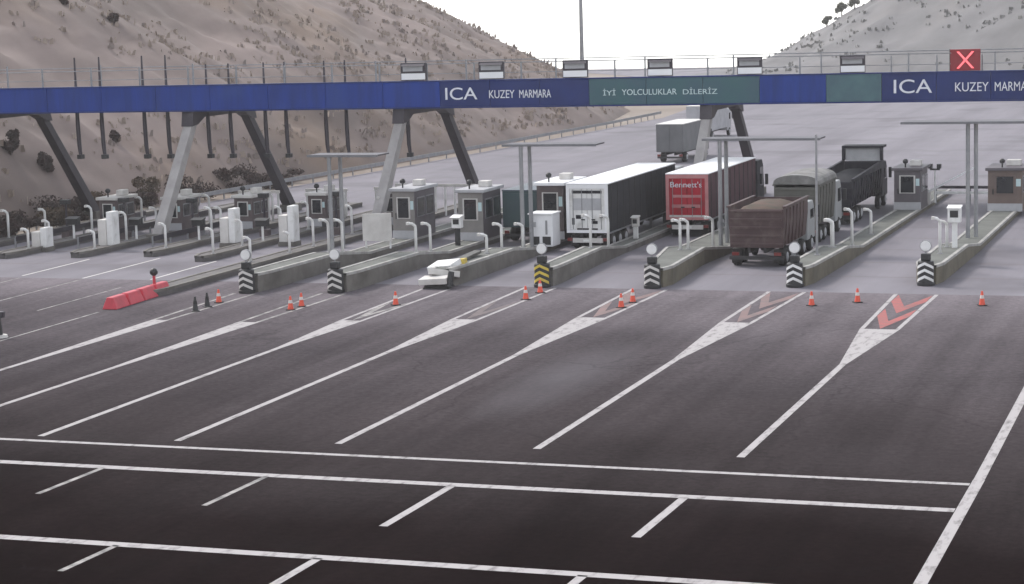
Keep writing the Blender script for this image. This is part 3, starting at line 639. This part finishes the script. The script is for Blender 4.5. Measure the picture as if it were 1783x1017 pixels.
# equipment on the low left islands
for k in range(2, 7):
    x = LOWX[k]
    t = thing('lane_display', ['', '', 'leftmost', 'second', 'third', 'fourth', 'fifth'][k] + ' black display box on a white post at the left lanes', 'display', (x+.1, 124.2, .31), 0, 'black display boxes at the left lanes')
    MB().cyl((0, 0, 0), (0, 0, .95), .08).build('post', 'white', t); MB().box(-.42, .42, -.2, .2, .954, 1.38).build('box', 'black', t, bevel=.03)
    MB().prism_x([(-.42, 1.36), (.2, 1.48), (.2, 1.384), (-.2, 1.384)], -.45, .45).build('hood', 'black', t)
for i, (k, y) in enumerate(((2, 129.0), (3, 129.5), (4, 131.0), (5, 133.0), (6, 134.5))):
    booth(['small dark kiosk with pale roof at the far left lanes', 'small dark kiosk beside the thick pale pillar', 'small dark kiosk right of the leftmost pale gantry leg', 'small dark kiosk behind the third pale pillar', 'small dark kiosk left of the second pier'][i],
          LOWX[k], y, .28, 1.25, 2.6, 2.15, 'kiosk', 'kiosk', 'offwhite')
for i, (x, y, h) in enumerate(((-77.0, 127.5, 2.3), (-72.2, 127.0, 2.5), (-67.6, 128.0, 2.4), (-63.0, 129.5, 2.6), (-58.4, 131.0, 2.6))):
    t = thing('camera_post', '%s dark camera post from the left among the low islands' % ORD[i+1], 'camera post', (x, y, 0), 0, 'dark camera posts at the left lanes')
    MB().cyl((0, 0, 0), (0, 0, h), .09, .07).build('post', 'steel_dark', t); MB().box(-.32, .32, -.3, .2, h+.002, h+.3).build('camera_head', 'black', t, bevel=.03); MB().box(-.3, .3, -.3, .3, 0, .5).build('base_box', 'kiosk', t, bevel=.03)
PIL = [(-74.2, 119.8, 1.3, 1.55, 'squat pale cabinet pillar under the dry bushes at far left'), (-69.95, 120.9, 2.0, 2.5, 'thick pale pillar left of the leftmost pale gantry leg'),
       (-62.5, 123.4, 1.9, 2.5, 'stepped pale pillar third from the left edge'), (-58.8, 124.4, 2.0, 2.6, 'stepped pale pillar below the dark far gantry leg'), (-65.4, 133.0, 1.6, 2.1, 'pale pillar right of the leftmost pale gantry leg, farther back')]
for x, y, h1, h2, lab in PIL:
    t = thing('cabinet_pillar', lab, 'pillar', (x, y, 0), 0, 'pale pillars at the left lanes')
    MB().box(-.52, .06, -.5, .5, 0, h1).build('lower_block', 'offwhite', t, bevel=.04); MB().box(.064, .5, -.4, .5, 0, h2).build('column', 'white', t, bevel=.04)
    MB().box(-.58, .56, -.56, .56, -.02, .3).build('plinth', 'concrete', t, bevel=.03)
lows = [(1, 119.5, 1.5), (1, 124, 1.9), (1, 128, 1.6), (2, 118.4, 1.3), (2, 121.6, 1.5), (2, 126.4, 2.0), (2, 134, 1.9), (3, 118.6, 1.2), (3, 123.4, 1.9), (3, 134.5, 2.0), (4, 125.8, 2.0), (4, 136, 2.0), (5, 121, 1.7), (5, 138, 2.0), (6, 121.5, 1.8), (3, 127.5, 1.8), (4, 119.5, 1.6), (4, 128, 1.8), (5, 117.0, 1.6), (5, 127.6, 1.9), (5, 131, 1.9), (6, 113.4, 1.5), (6, 118.0, 1.3), (6, 128.5, 1.9), (6, 133, 2.0), (6, 137, 2.0)]
cnt = {}
for k, y, h in lows:
    cnt[k] = cnt.get(k, 0)+1
    bent_post(LOWX[k]+(.2 if cnt[k] % 2 else -.2), y, .3, h, '%s nearest white post on the %s low island from the left edge' % (ORD[cnt[k]], ORD[k]), lean=.2, group='white posts on the low islands')
# tall lane height frames farther back on the left
for i, (x, y) in enumerate(((-62.9, 139.5), (-58.2, 141.0), (-54.6, 143.5), (-67.5, 138))):
    t = thing('height_frame', ['white frame of thin uprights right of the third pale pillar', 'white frame of thin uprights behind the stepped pillar by the dark leg', 'white frame of uprights left of the second pier', 'white frame of uprights behind the leftmost gantry leg'][i], 'frame', (x, y, 0), 0, 'white frames behind the left lanes')
    for xx in (-1.5, -.75, 0, .75, 1.5): MB().box(xx-.07, xx+.07, -.07, .07, 0, 2.1).build('upright', 'white', t)
    MB().box(-1.62, 1.62, -.09, .09, 2.104, 2.3).build('head_rail', 'offwhite', t)
# guard rails at far left
for i, (xa, ya, xb, yb) in enumerate(((-82.6, 112, -82.2, 132), (-77.0, 121, -76.8, 138), (-72.3, 121, -72.2, 140), (-67.4, 122, -67.3, 141))):
    t = thing('guard_rail', ['dark guard rail at the far left edge of the plaza', 'dark guard rail beside the squat pale cabinet', 'dark guard rail beside the thick pale pillar', 'dark guard rail at the leftmost gantry leg'][i], 'guard rail', (xa, ya, 0), 0, 'guard rails at the left lanes')
    n = 8
    for j in range(n+1):
        u = j/n; MB().box((xb-xa)*u-.05, (xb-xa)*u+.05, (yb-ya)*u-.05, (yb-ya)*u+.05, 0, .78).build('post', 'galv', t)
    MB().hexa([(.06, 0, .48), (.12, 0, .48), (xb-xa+.12, yb-ya, .48), (xb-xa+.06, yb-ya, .48), (.06, 0, .8), (.12, 0, .8), (xb-xa+.12, yb-ya, .8), (xb-xa+.06, yb-ya, .8)]).build('beam', 'steel_dark', t)

t = thing('guard_rail', 'long pale guard rail along the hill foot beyond the plaza', 'guard rail', (-79.6, 152, 0), 0, 'guard rails at the left lanes')
pts = [(-79.6, 152), (-77.4, 182), (-75.2, 215), (-73.6, 245), (-73.2, 268)]
for (xa, ya), (xb, yb) in zip(pts, pts[1:]):
    for j in range(8):
        u = j/8; px, py = xa+(xb-xa)*u+79.6, ya+(yb-ya)*u-152; MB().box(px-.05, px+.05, py-.05, py+.05, -.05, .76).build('post', 'galv', t)
    q = [(xa+79.68, ya-152), (xa+79.74, ya-152), (xb+79.74, yb-152-.02), (xb+79.68, yb-152-.02)]
    MB().hexa([(*c, .46) for c in q]+[(*c, .78) for c in q]).build('beam', 'galv', t)

# cones and delineators
def cone_proto(m, h):
    t = bpy.data.objects.new('traffic_cone', None); COL.objects.link(t)
    MB().box(-.2, .2, -.2, .2, 0, .04).build('base', m if m != 'orange' else 'rubber', t, bevel=.01)
    MB().cyl((0, 0, .042), (0, 0, h), .15, .045, 14).build('body', m, t, smooth=False)
    MB().cyl((0, 0, h*.5), (0, 0, h*.72), .106, .084, 14).build('reflective_band', 'offwhite' if m == 'orange' else 'rubber', t)
    return t
pr_o = cone_proto('orange', .70); pr_b = cone_proto('black', .74); used = set()
CONES = [(-29.6, 100.4, 'o', 'red cone, nearer of two at the gore by the red trailer lane'), (-29.55, 102.3, 'o', 'red cone, farther of two at the gore by the red trailer lane'),
         (-35.3, 102.5, 'o', 'red cone, nearer of two at the gore below the yellow chevron beacon'), (-35.35, 105.0, 'o', 'red cone, farther of two close to the yellow chevron beacon'),
         (-50.85, 96.1, 'b', 'black cone, nearest of three at the end of the left lane line'), (-50.95, 97.6, 'b', 'black cone, middle of three at the end of the left lane line'), (-51.05, 99.1, 'o', 'red cone, farthest of three at the end of the left lane line'),
         (-46.05, 97.2, 'o', 'red cone, nearer of two at the second lane line end'), (-46.0, 98.4, 'o', 'red cone, farther of two at the second lane line end'),
         (-20.5, 102.4, 'o', 'red cone standing alone right of the striped gore by brown tipper'), (-18.5, 103.8, 'o', 'red cone standing midway between the two right striped gores'), (-12.45, 103.6, 'o', 'red cone standing alone at the far right'),
         (-41.3, 99.6, 'o', 'red cone on the worn gore before the wrecked cushion')]
for x, y, c, lab in CONES:
    p = pr_o if c == 'o' else pr_b
    o = p if c not in used else copy_tree(p); used.add(c)
    o.location = (x, y, .009); tag(o, lab, 'traffic cone', 'traffic cones before the islands')
    o.rotation_euler.z = random.uniform(0, 1.5)
t = thing('dark_bollard', 'dark bollard with a pale foot at the left edge of the photo', 'bollard', (-56.3, 86.6, 0))
MB().cyl((0, 0, 0), (0, 0, .12), .42, .38, 14).build('foot', 'offwhite', t); MB().cyl((-.05, 0, .122), (-.1, 0, .95), .22, .2, 12).build('body', 'black', t); MB().box(-.42, .32, -.12, .12, .954, 1.25).build('head', 'steel_dark', t, bevel=.04)

# ------------------------------------------------------------------ vehicles
WM = {}
def wheel(parent, x, y, r=.5, wd=.32, side=1):
    key = (r, wd, side)
    if key not in WM:
        ty = MB(); n = 20; pr = [(-wd/2, r*.82), (-wd/2+.05, r*.97), (0, r), (wd/2-.05, r*.97), (wd/2, r*.82)]; k = 0
        for xx, rr in pr:
            for j in range(n):
                a = 2*math.pi*j/n; ty.v.append((xx, rr*math.cos(a), rr*math.sin(a)))
        for i in range(len(pr)-1):
            for j in range(n): q = (j+1) % n; ty.f.append((i*n+j, i*n+q, (i+1)*n+q, (i+1)*n+j))
        ty.f.append(tuple(range(n))); ty.f.append(tuple((len(pr)-1)*n+j for j in range(n)))
        rm = MB().cyl((side*(wd/2+.004), 0, 0), (side*(wd/2+.03), 0, 0), r*.56, r*.5, 16).cyl((side*(wd/2+.031), 0, 0), (side*(wd/2+.08), 0, 0), r*.2, r*.16, 10)
        WM[key] = (ty.mesh('wheel', 'rubber'), rm.mesh('rim', 'panel_grey'))
    o = link('wheel', WM[key][0], parent); o.location = (x, y, r)
    link('rim', WM[key][1], o)
def axle(t, y, w_, r=.5, wd=.5):
    for s in (-1, 1): wheel(t, s*(w_/2-.05-wd/2), y, r, wd, s)
def cab(t, y, w_, h, m, glass='glass', ln=2.2, z0=.75):
    hw = w_/2-.04
    c = MB().prism_x([(y, z0), (y+ln, z0), (y+ln, z0+1.2), (y+ln-.25, h-.35), (y+ln-.55, h), (y, h)], -hw, hw).build('cab', m, t, bevel=.06)
    MB().hexa([(-hw+.12, y+ln+.004, z0+1.15), (hw-.12, y+ln+.004, z0+1.15), (hw-.12, y+ln+.02, z0+1.15), (-hw+.12, y+ln+.02, z0+1.15),
               (-hw+.18, y+ln-.235, h-.42), (hw-.18, y+ln-.235, h-.42), (hw-.18, y+ln-.21, h-.42), (-hw+.18, y+ln-.21, h-.42)]).build('windscreen', glass, c)
    for s in (-1, 1):
        MB().box(*sorted((s*(hw+.004), s*(hw+.02))), y+.8, y+ln-.45, z0+1.2, h-.5).build('side_window', glass, c)
        a, b = sorted((s*(hw+.12), s*(hw+.34))); MB().box(a, b, y+ln-.3, y+ln-.15, z0+1.2, z0+1.95).build('mirror', 'black', c, bevel=.03)
    MB().box(-hw+.1, hw-.1, y-.03, y-.004, z0+1.2, h-.5).build('rear_window', glass, c)
    return c
def trailer_lorry(label, x, y, w_, ln, h, doorm, framem, sidem, roofm, cabm, deco):
    t = thing('articulated_lorry', label, 'lorry', (x, y, 0), 0); hw = w_/2; zf = 1.12
    MB().box(-hw, hw, .1, ln, zf, h-.06).build('cargo_box', sidem, t)
    MB().box(-hw-.03, hw+.03, .02, ln+.03, h-.056, h+.02).build('roof', roofm, t, bevel=.02)
    fr = MB(); f = .20
    fr.box(-hw-.01, -hw+f, 0, .096, zf-.02, h-.06).box(hw-f, hw+.01, 0, .096, zf-.02, h-.06)
    fr.box(-hw+f+.002, hw-f-.002, 0, .096, h-.3, h-.06).box(-hw+f+.002, hw-f-.002, 0, .096, zf-.02, zf+.16)
    fr.build('rear_frame', framem, t)
    for s in (-1, 1):
        a, b = sorted((s*.012, s*(hw-f-.012)))
        d = MB().box(a, b, .03, .094, zf+.17, h-.31).build('rear_door', doorm, t)
        for xx in (.25, .68):
            MB().cyl((s*hw*xx, .005, zf+.2), (s*hw*xx, .005, h-.35), .022, n=6).build('lock_rod', 'galv', d)
        MB().box(s*hw*.25-.05, s*hw*.25+.18, -.03, .0, zf+.75, zf+.83).build('door_handle', 'black', d)
    for z0, z1, a, b, m, nm in deco:
        MB().box(a*hw, b*hw, .012, .028, zf+(h-zf)*z0, zf+(h-zf)*z1).build(nm, m, t)
    for i in range(int(ln/1.3)):
        MB().box(hw+.003, hw+.03, .8+i*1.3, .86+i*1.3, zf+.02, h-.1).build('side_strap', 'chassis', t)
    MB().box(hw-.01, hw+.035, .12, ln-.02, zf-.10, zf-.003).build('side_rail', 'galv', t)
    MB().box(-hw+.02, -hw+.33, .0, .2, .60, .78).build('lamp_cluster', 'light_red', t); MB().box(hw-.33, hw-.02, .0, .2, .60, .78).build('lamp_cluster', 'light_red', t)
    MB().box(-hw+.36, hw-.36, .0, .12, .50, .78).build('bumper', 'offwhite', t)
    MB().box(-.28, .28, -.02, -.003, .56, .70).build('number_plate', 'plate', t)
    for s in (-1, 1):
        MB().box(s*(hw-.35)-.25, s*(hw-.35)+.25, .5, .53, .22, .95).build('mud_flap', 'rubber', t)
        MB().box(s*.45-.07, s*.45+.07, .2, ln-.3, .82, zf-.003).build('chassis_beam', 'chassis', t)
    for yy in (1.4, 2.75, 4.1): axle(t, yy, w_)
    axle(t, ln-1.0, w_); MB().box(-.5, .5, ln-3, ln+3.2, .5, .8).build('tractor_frame', 'chassis', t)
    for s in (-1, 1): MB().box(s*.7-.08, s*.7+.08, ln-4.2, ln-4.04, .05, .95).build('landing_leg', 'galv', t)
    cab(t, ln+.7, w_, min(h-.15, 3.75), cabm); axle(t, ln+1.9, w_, .5, .32)
    return t
white_deco = [(.80, .86, -.72, .72, 'tarp_dark', 'dark_strip'), (.46, .70, -.68, .68, 'panel_grey', 'grey_panel'), (.90, .97, .45, .62, 'tarp_dark', 'vent'), (.28, .36, -.55, -.30, 'tarp_dark', 'sticker'),
              (.30, .36, .60, .74, 'black', 'sticker'), (.16, .30, -.74, -.62, 'black', 'sticker'), (.18, .24, .2, .5, 'tarp_dark', 'sticker'), (.02, .09, -.5, .5, 'chassis', 'sill_strip')]
trailer_lorry('articulated lorry with white rear doors, dark sides and white roof', -38.45, 123.5, 2.62, 16.0, 4.1, 'white', 'white_roof', 'tarp_dark', 'white_roof', 'white', white_deco)
red_deco = [(.48, .54, -.7, .7, 'red_frame', 'pale_band'), (.26, .33, -.72, .62, 'red_frame', 'pale_band'), (.04, .1, -.85, .85, 'offwhite', 'pale_sill_strip')]
rt = trailer_lorry('articulated lorry with red rear doors and pale roof', -34.25, 131.4, 2.75, 13.6, 4.05, 'red_truck', 'red_frame', 'tarp_plum', 'white_roof', 'tipper_black', red_deco)
o = link('lettering', text_mesh('Bennett\'s', 'lettering', 'letter', 2.05, .36), rt); o.location = (-1.08, .026, 3.18)

def tipper(label, x, y, w_, ln, zt, m, cabm, cabh, load=None, loadm='load', tarp=None, guard=None, front_rise=.0, cl=2.2):
    t = thing('tipper_truck', label, 'lorry', (x, y, 0)); hw = w_/2; zf = 1.15
    b = MB()          # tub: outer shell with an open top
    e = .08
    b.hexa([(-hw+.15, .1, zf), (hw-.15, .1, zf), (hw-.15, ln, zf), (-hw+.15, ln, zf), (-hw, 0.02, zt-.9), (hw, 0.02, zt-.9), (hw, ln, zt-.9+front_rise), (-hw, ln, zt-.9+front_rise)])
    for s in (-1, 1):
        b.hexa([(s*hw, 0.02, zt-.9), (s*(hw-e), 0.02, zt-.9), (s*(hw-e), ln, zt-.9+front_rise), (s*hw, ln, zt-.9+front_rise), (s*hw, 0.02, zt), (s*(hw-e), 0.02, zt), (s*(hw-e), ln, zt+front_rise), (s*hw, ln, zt+front_rise)])
    b.box(-hw+e, hw-e, ln-e, ln, zt-.9, zt+front_rise)
    b.build('tub', m, t)
    MB().hexa([(-hw+.1, 0, zf-.05), (hw-.1, 0, zf-.05), (hw-.1, .1, zf-.05), (-hw+.1, .1, zf-.05), (-hw+.02, -.08, zt-.08), (hw-.02, -.08, zt-.08), (hw-.02, .018, zt-.08), (-hw+.02, .018, zt-.08)]).build('tailgate', m, t)
    for i in range(5):
        z = zf+.15+i*(zt-zf-.35)/4; yy = -.02 - .08*(z-zf)/(zt-zf)
        MB().box(-hw+.12, hw-.12, yy-.09, yy-.012, z-.05, z+.07).build('tailgate_rib', m, t, bevel=.02)
    for i in range(int(ln/.95)):
        yy = .5+i*.95
        for s in (-1, 1):
            MB().hexa([(s*(hw-.14), yy, zf+.05), (s*(hw-.04), yy, zf+.05), (s*(hw-.04), yy+.12, zf+.05), (s*(hw-.14), yy+.12, zf+.05),
                       (s*(hw+.005), yy, zt-.1), (s*(hw+.08), yy, zt-.1), (s*(hw+.08), yy+.12, zt-.1), (s*(hw+.005), yy+.12, zt-.1)]).build('side_rib', m, t)
    for s in (-1, 1): MB().hexa([(s*(hw-.1), -.02, zt+.003), (s*(hw+.09), -.02, zt+.003), (s*(hw+.09), ln+.02, zt+front_rise+.003), (s*(hw-.1), ln+.02, zt+front_rise+.003),
                                 (s*(hw-.1), -.02, zt+.09), (s*(hw+.09), -.02, zt+.09), (s*(hw+.09), ln+.02, zt+front_rise+.09), (s*(hw-.1), ln+.02, zt+front_rise+.09)]).build('top_rail', m, t)
    if load:
        n = 14; lb = MB()
        for j in range(n+1):
            for i in range(9):
                u, v = i/8, j/n; ed = min(1, 4*u*(1-u))*min(1, 5*v*(1-v))
                lb.v.append((-hw+e+.01+(w_-2*e-.02)*u, .06+(ln-e-.1)*v, zt-.5+load*ed**.6+nz(u*4, v*8, 1.0, x)*.12*ed))
        for j in range(n):
            for i in range(8): a = j*9+i; lb.f.append((a, a+1, a+10, a+9))
        lb.build('load', loadm, t, smooth=True)
    if tarp:
        n = 12; tb = MB(); seg = int(ln/.8)
        for j in range(seg+1):
            for i in range(n+1):
                a = math.pi*i/n; k = tarp*(1 - .10*(j % 2)) * (1 if 0 < j < seg else .92)
                tb.v.append((-(hw+.05)*math.cos(a), -.04+(ln+.08)*j/seg, zt+.095+k*math.sin(a)**.7))
        for j in range(seg):
            for i in range(n): a = j*(n+1)+i; tb.f.append((a, a+1, a+n+2, a+n+1))
        tb.f.append(tuple(range(n+1))); tb.f.append(tuple(seg*(n+1)+i for i in reversed(range(n+1))))
        tb.build('tarpaulin', 'tarp_grey', t)
    if guard:
        z0 = zt+front_rise+.095; gb = MB()
        gb.box(-hw-.05, -hw+.16, ln-.3, ln, z0, z0+guard).box(hw-.16, hw+.05, ln-.3, ln, z0, z0+guard).box(-hw-.05, hw+.05, ln-.32, ln+1.3, z0+guard+.002, z0+guard+.16)
        gb.build('cab_guard', m, t); MB().box(-hw+.17, hw-.17, ln-.06, ln-.02, z0-.05, z0+guard-.01).build('guard_screen', 'panel_grey', t)
    for s in (-1, 1): MB().box(s*.45-.08, s*.45+.08, .15, ln+cl, .78, zf-.004).build('chassis_beam', 'chassis', t)
    MB().box(-hw+.05, hw-.05, -.05, .1, .42, .62).build('bumper', 'chassis', t)
    for s in (-1, 1):
        MB().box(s*(hw-.4)-.2, s*(hw-.4)+.2, -.04, .05, .66, .84).build('tail_light', 'light_red', t)
        MB().box(s*(hw-.4)-.28, s*(hw-.4)+.28, .28, .31, .2, 1.0).build('mud_flap', 'rubber', t)
    for yy in (.95, 2.3): axle(t, yy, w_)
    if ln > 9: axle(t, 3.65, w_)
    cab(t, ln+.35, w_-.1, cabh, cabm, ln=cl); axle(t, ln+1.4, w_, .5, .32); axle(t, ln-.9, w_, .5, .32)
    return t
tipper('brown tipper truck heaped with earth, nearest vehicle at the islands', -26.5, 116.9, 3.2, 6.6, 3.35, 'tipper_brown', 'cab_grey', 3.0, load=.6)
tipper('olive tipper truck under a rounded pale tarpaulin, ahead of the brown tipper', -26.6, 128.4, 2.75, 5.6, 3.55, 'tipper_olive', 'cab_grey', 3.3, tarp=.62)
tipper('black tipper lorry with a tall cab guard frame', -26.5, 139.2, 2.8, 12.0, 2.95, 'tipper_black', 'tipper_black', 3.2, load=.62, loadm='tarp_dark', guard=.85, front_rise=.35)

def box_lorry(label, x, y, w_, ln, h, bodym, roofm, cabm, rearm, rz=0):
    t = thing('box_lorry', label, 'lorry', (x, y, 0), rz); hw = w_/2
    MB().box(-hw, hw, 0, ln, 1.0, h-.05).build('cargo_box', bodym, t, bevel=.03); MB().box(-hw-.02, hw+.02, -.02, ln+.02, h-.046, h+.02).build('roof', roofm, t)
    for s in (-1, 1):
        a, b = sorted((s*.015, s*(hw-.1))); MB().box(a, b, -.05, -.004, 1.1, h-.2).build('rear_door', rearm, t)
        MB().box(s*(hw-.25)-.15, s*(hw-.25)+.15, -.02, .1, .6, .8).build('tail_light', 'light_red', t)
    MB().box(-hw+.1, hw-.1, 0, .12, .42, .58).build('bumper', 'chassis', t)
    for s in (-1, 1): MB().box(s*.45-.07, s*.45+.07, .1, ln+2, .7, .996).build('chassis_beam', 'chassis', t)
    axle(t, 1.5, w_, .46, .46); cab(t, ln+.25, w_-.1, min(h-.1, 3.0), cabm, ln=1.9, z0=.6); axle(t, ln+1.2, w_, .46, .3)
    return t
box_lorry('dark teal box lorry between the grey booth and the canopy posts', -44.0, 127.2, 2.4, 6.5, 3.35, 'teal_dark', 'cab_navy', 'cab_navy', 'teal_dark')
box_lorry('distant grey lorry with a white roof beyond the gantry', -51.6, 192, 2.6, 8, 3.6, 'lorry_grey', 'offwhite', 'lorry_grey', 'lorry_grey')
box_lorry('farther pale lorry just under the gantry beam', -56.5, 222, 2.6, 8, 3.7, 'panel_grey', 'offwhite', 'panel_grey', 'panel_grey')

# ------------------------------------------------------------------ mast, trees and bushes
t = thing('light_mast', 'tall thin light mast rising against the sky behind the gantry', 'light mast', (-87.4, 280, 0))
MB().cyl((0, 0, -.2), (0, 0, 34), .32, .16, 12).build('mast', 'galv', t); MB().lathe((0, 0, 33.5), [(.2, 0), (1.1, .2), (1.1, .5), (.3, .8)], 14).build('lamp_ring', 'galv', t); MB().box(-.6, .6, -.6, .6, -.3, .3).build('footing', 'concrete', t)
def foliage(name, m, parent, n, rx, ry, rz, cz, leaf, seed, clumps=7):
    rnd = random.Random(seed); cs = []
    for _ in range(clumps):
        a = rnd.uniform(0, 6.28); q = rnd.uniform(.2, .75)
        cs.append((math.cos(a)*rx*q, math.sin(a)*ry*q, cz+rnd.uniform(-.7, .7)*rz, rnd.uniform(.3, .55)))
    b = MB()
    for _ in range(n):
        c = rnd.choice(cs); d = Vector((rnd.gauss(0, 1), rnd.gauss(0, 1), rnd.gauss(0, 1))).normalized()*(rnd.random()**.4)
        p = Vector((c[0]+d.x*rx*c[3], c[1]+d.y*ry*c[3], c[2]+d.z*rz*c[3]*1.1)); p.z = max(p.z, .05)
        u = Vector((rnd.gauss(0, 1), rnd.gauss(0, 1), rnd.gauss(0, 1))).normalized(); v = u.orthogonal().normalized(); s = leaf*rnd.uniform(.6, 1.3)
        b.quad(p-u*s, p-v*s*.5, p+u*s, p+v*s*.5)
    return b.build(name, m, parent, fix=False)
def bush(label, x, y, z, r, h, m, seed, group='dry bushes at the hill foot'):
    t = thing('bush', label, 'bush', (x, y, z), 0, group); rnd = random.Random(seed)
    st = MB()
    for _ in range(5):
        a = rnd.uniform(0, 6.28); st.tube([(0, 0, -.3), (math.cos(a)*r*.2, math.sin(a)*r*.2, h*.3), (math.cos(a)*r*.5, math.sin(a)*r*.5, h*.7)], [.06, .04, .015], 5)
    st.build('stems', 'bark', t); foliage('foliage', m, t, 1500, r, r, h*.5, h*.5, .13, seed)
BU = [(-81.3, 118.5, 1.5, 1.4, 'leaf_dry', 'nearest of the low dark shrubs along the far left kerb'), (-81.0, 121.6, 1.6, 1.6, 'leaf_dry', 'second low dark shrub along the far left kerb'), (-80.9, 125.0, 1.6, 1.5, 'leaf_dry', 'third low dark shrub along the far left kerb'), (-80.8, 128.6, 1.7, 1.7, 'leaf_dry', 'fourth low dark shrub along the far left kerb'), (-80.6, 132.5, 1.6, 1.6, 'leaf_brown', 'farthest low brown shrub along the far left kerb'), (-84.4, 126.0, 2.2, 2.2, 'leaf_dry', 'dark dry bush cut by the left edge of the photo'), (-83.2, 140.0, 1.8, 1.5, 'leaf_dry', 'low dark bush between the two brown bushes at far left'), (-82.2, 146.5, 2.0, 1.6, 'leaf_dry', 'low dark bush beneath the tall rusty bush'), (-80.6, 165.5, 2.2, 1.8, 'leaf_dry', 'dark bush behind the leftmost pale gantry leg'), (-85.0, 130.5, 2.0, 1.7, 'leaf_dry', 'dark dry bush above the guard rail at the far left edge'), (-84.3, 136.5, 2.6, 2.1, 'leaf_dry', 'wide dark bush left of the squat pale cabinet'),
      (-83.6, 143.0, 1.7, 2.0, 'leaf_brown', 'brown bush above the squat pale cabinet'), (-83.0, 149.5, 1.7, 2.6, 'leaf_brown', 'tall rusty bush left of the thick pale pillar'),
      (-82.0, 155.0, 2.4, 2.4, 'leaf_dry', 'dark bush right of the thick pale pillar'), (-81.3, 161.0, 2.6, 2.2, 'leaf_dry', 'wide dark bush left of the pale gantry leg'),
      (-81.0, 170.0, 2.2, 1.5, 'leaf_dry', 'low dark bush right of the pale gantry leg')]
for i, (x, y, r, h, m, lab) in enumerate(BU): bush(lab, x, y, -.05, r, h, m, 30+i)
def drop(x, y):
    hit, loc, *_ = sc.ray_cast(dg, Vector((x, y, 200)), Vector((0, 0, -1)))
    return loc.z if hit else 0
bpy.context.view_layer.update(); dg = bpy.context.evaluated_depsgraph_get()
HB = [(-87, 141.5, .7, 1.5, 'small dark shrub low on the left hillside'), (-88, 154, .5, 1.2, 'small dark shrub on the hillside below the gantry beam'), (-88.5, 139.0, .8, 1.9, 'upright dark shrub low on the hillside at far left'),
      (-103, 172, .5, .9, 'tiny dark shrub high on the left hillside'), (-100, 175.5, .5, 1.0, 'tiny dark shrub just above the gantry on the left hillside')]
for i, (x, y, r, h, lab) in enumerate(HB): bush(lab, x, y, drop(x, y)-.1, r, h, 'leaf_dry', 60+i, 'shrubs on the left hillside')
def tree(label, x, y, h, r, seed, group):
    z = drop(x, y); t = thing('tree', label, 'tree', (x, y, z-.2), 0, group); rnd = random.Random(seed)
    tr = MB().tube([(0, 0, 0), (.05, 0, h*.4), (.1, .05, h*.75)], [.16, .11, .05], 7)
    for _ in range(5):
        a = rnd.uniform(0, 6.28); tr.tube([(.05, 0, h*.35), (math.cos(a)*r*.4, math.sin(a)*r*.4, h*.55), (math.cos(a)*r*.7, math.sin(a)*r*.7, h*.75)], [.06, .04, .015], 5)
    tr.build('trunk', 'bark', t); foliage('crown', 'leaf_green', t, 1100, r, r, h*.38, h*.62, .2, seed, 9)
for i, (x, y, h, r) in enumerate(((-122, 296, 3.0, 1.8), (-122, 301, 2.6, 1.6), (-124, 307, 3.0, 2.0))):
    tree(['leftmost small tree on the left ridge', 'middle small tree on the left ridge', 'rightmost small tree on the left ridge'][i], x, y, h, r, 80+i, 'small trees on the left ridge')
for i, (x, y, h, r) in enumerate(((-82.5, 430, 2.4, 1.0), (-79.5, 430, 3.0, 1.2), (-76.5, 428, 3.4, 1.4))):
    tree('%s tree up the right ridge from the sky gap' % ORD[i+1], x, y, h, r, 90+i, 'trees up the right ridge')

# dry scrub and stones strewn over the slopes
def scatter(name, m, n, fn, seed, size, urange, vrange):
    rnd = random.Random(seed); b = MB()
    for _ in range(n):
        u, v = rnd.uniform(*urange), rnd.uniform(*vrange); p = Vector(fn(u, v))
        if nz(p.x, p.y, .06, 40) < rnd.uniform(-.35, .25): continue
        for _k in range(rnd.randint(3, 6)):
            q = p + Vector((rnd.gauss(0, .3), rnd.gauss(0, .3), 0)); h = size*rnd.uniform(.4, 1.2); a = rnd.uniform(0, 3.14); wv = Vector((math.cos(a), math.sin(a), 0))*h*.55; tl = Vector((rnd.gauss(0, .25), rnd.gauss(0, .25), 1))*h
            b.quad(q-wv-Vector((0, 0, .15)), q+wv-Vector((0, 0, .15)), q+wv*.6+tl, q-wv*.5+tl*.9)
    tag(b.build(name, m, fix=False), kind='stuff')
scatter('scrub_left_hill', 'scrub', 1700, left_hill, 5, .34, (.02, .62), (.18, .97))
scatter('dry_grass_left_hill', 'dry_grass', 6000, left_hill, 6, .35, (.02, .62), (.18, .97))
scatter('scrub_right_hill', 'scrub_far', 1000, right_hill, 9, .45, (.04, .5), (.03, .5))

# ------------------------------------------------------------------ haze
hb = MB().box(-1510, 1210, -130, 1510, -56, 38).build('haze', 'white'); tag(hb, kind='stuff')
hm = bpy.data.materials.new('haze'); hm.use_nodes = True; ht = hm.node_tree; ht.nodes.clear()
pv = ht.nodes.new('ShaderNodeVolumePrincipled'); pv.inputs['Density'].default_value = .00022; pv.inputs['Color'].default_value = (.96, .95, .97, 1); pv.inputs['Anisotropy'].default_value = .2
ho = ht.nodes.new('ShaderNodeOutputMaterial'); ht.links.new(pv.outputs[0], ho.inputs['Volume'])
hb.data.materials.clear(); hb.data.materials.append(hm)
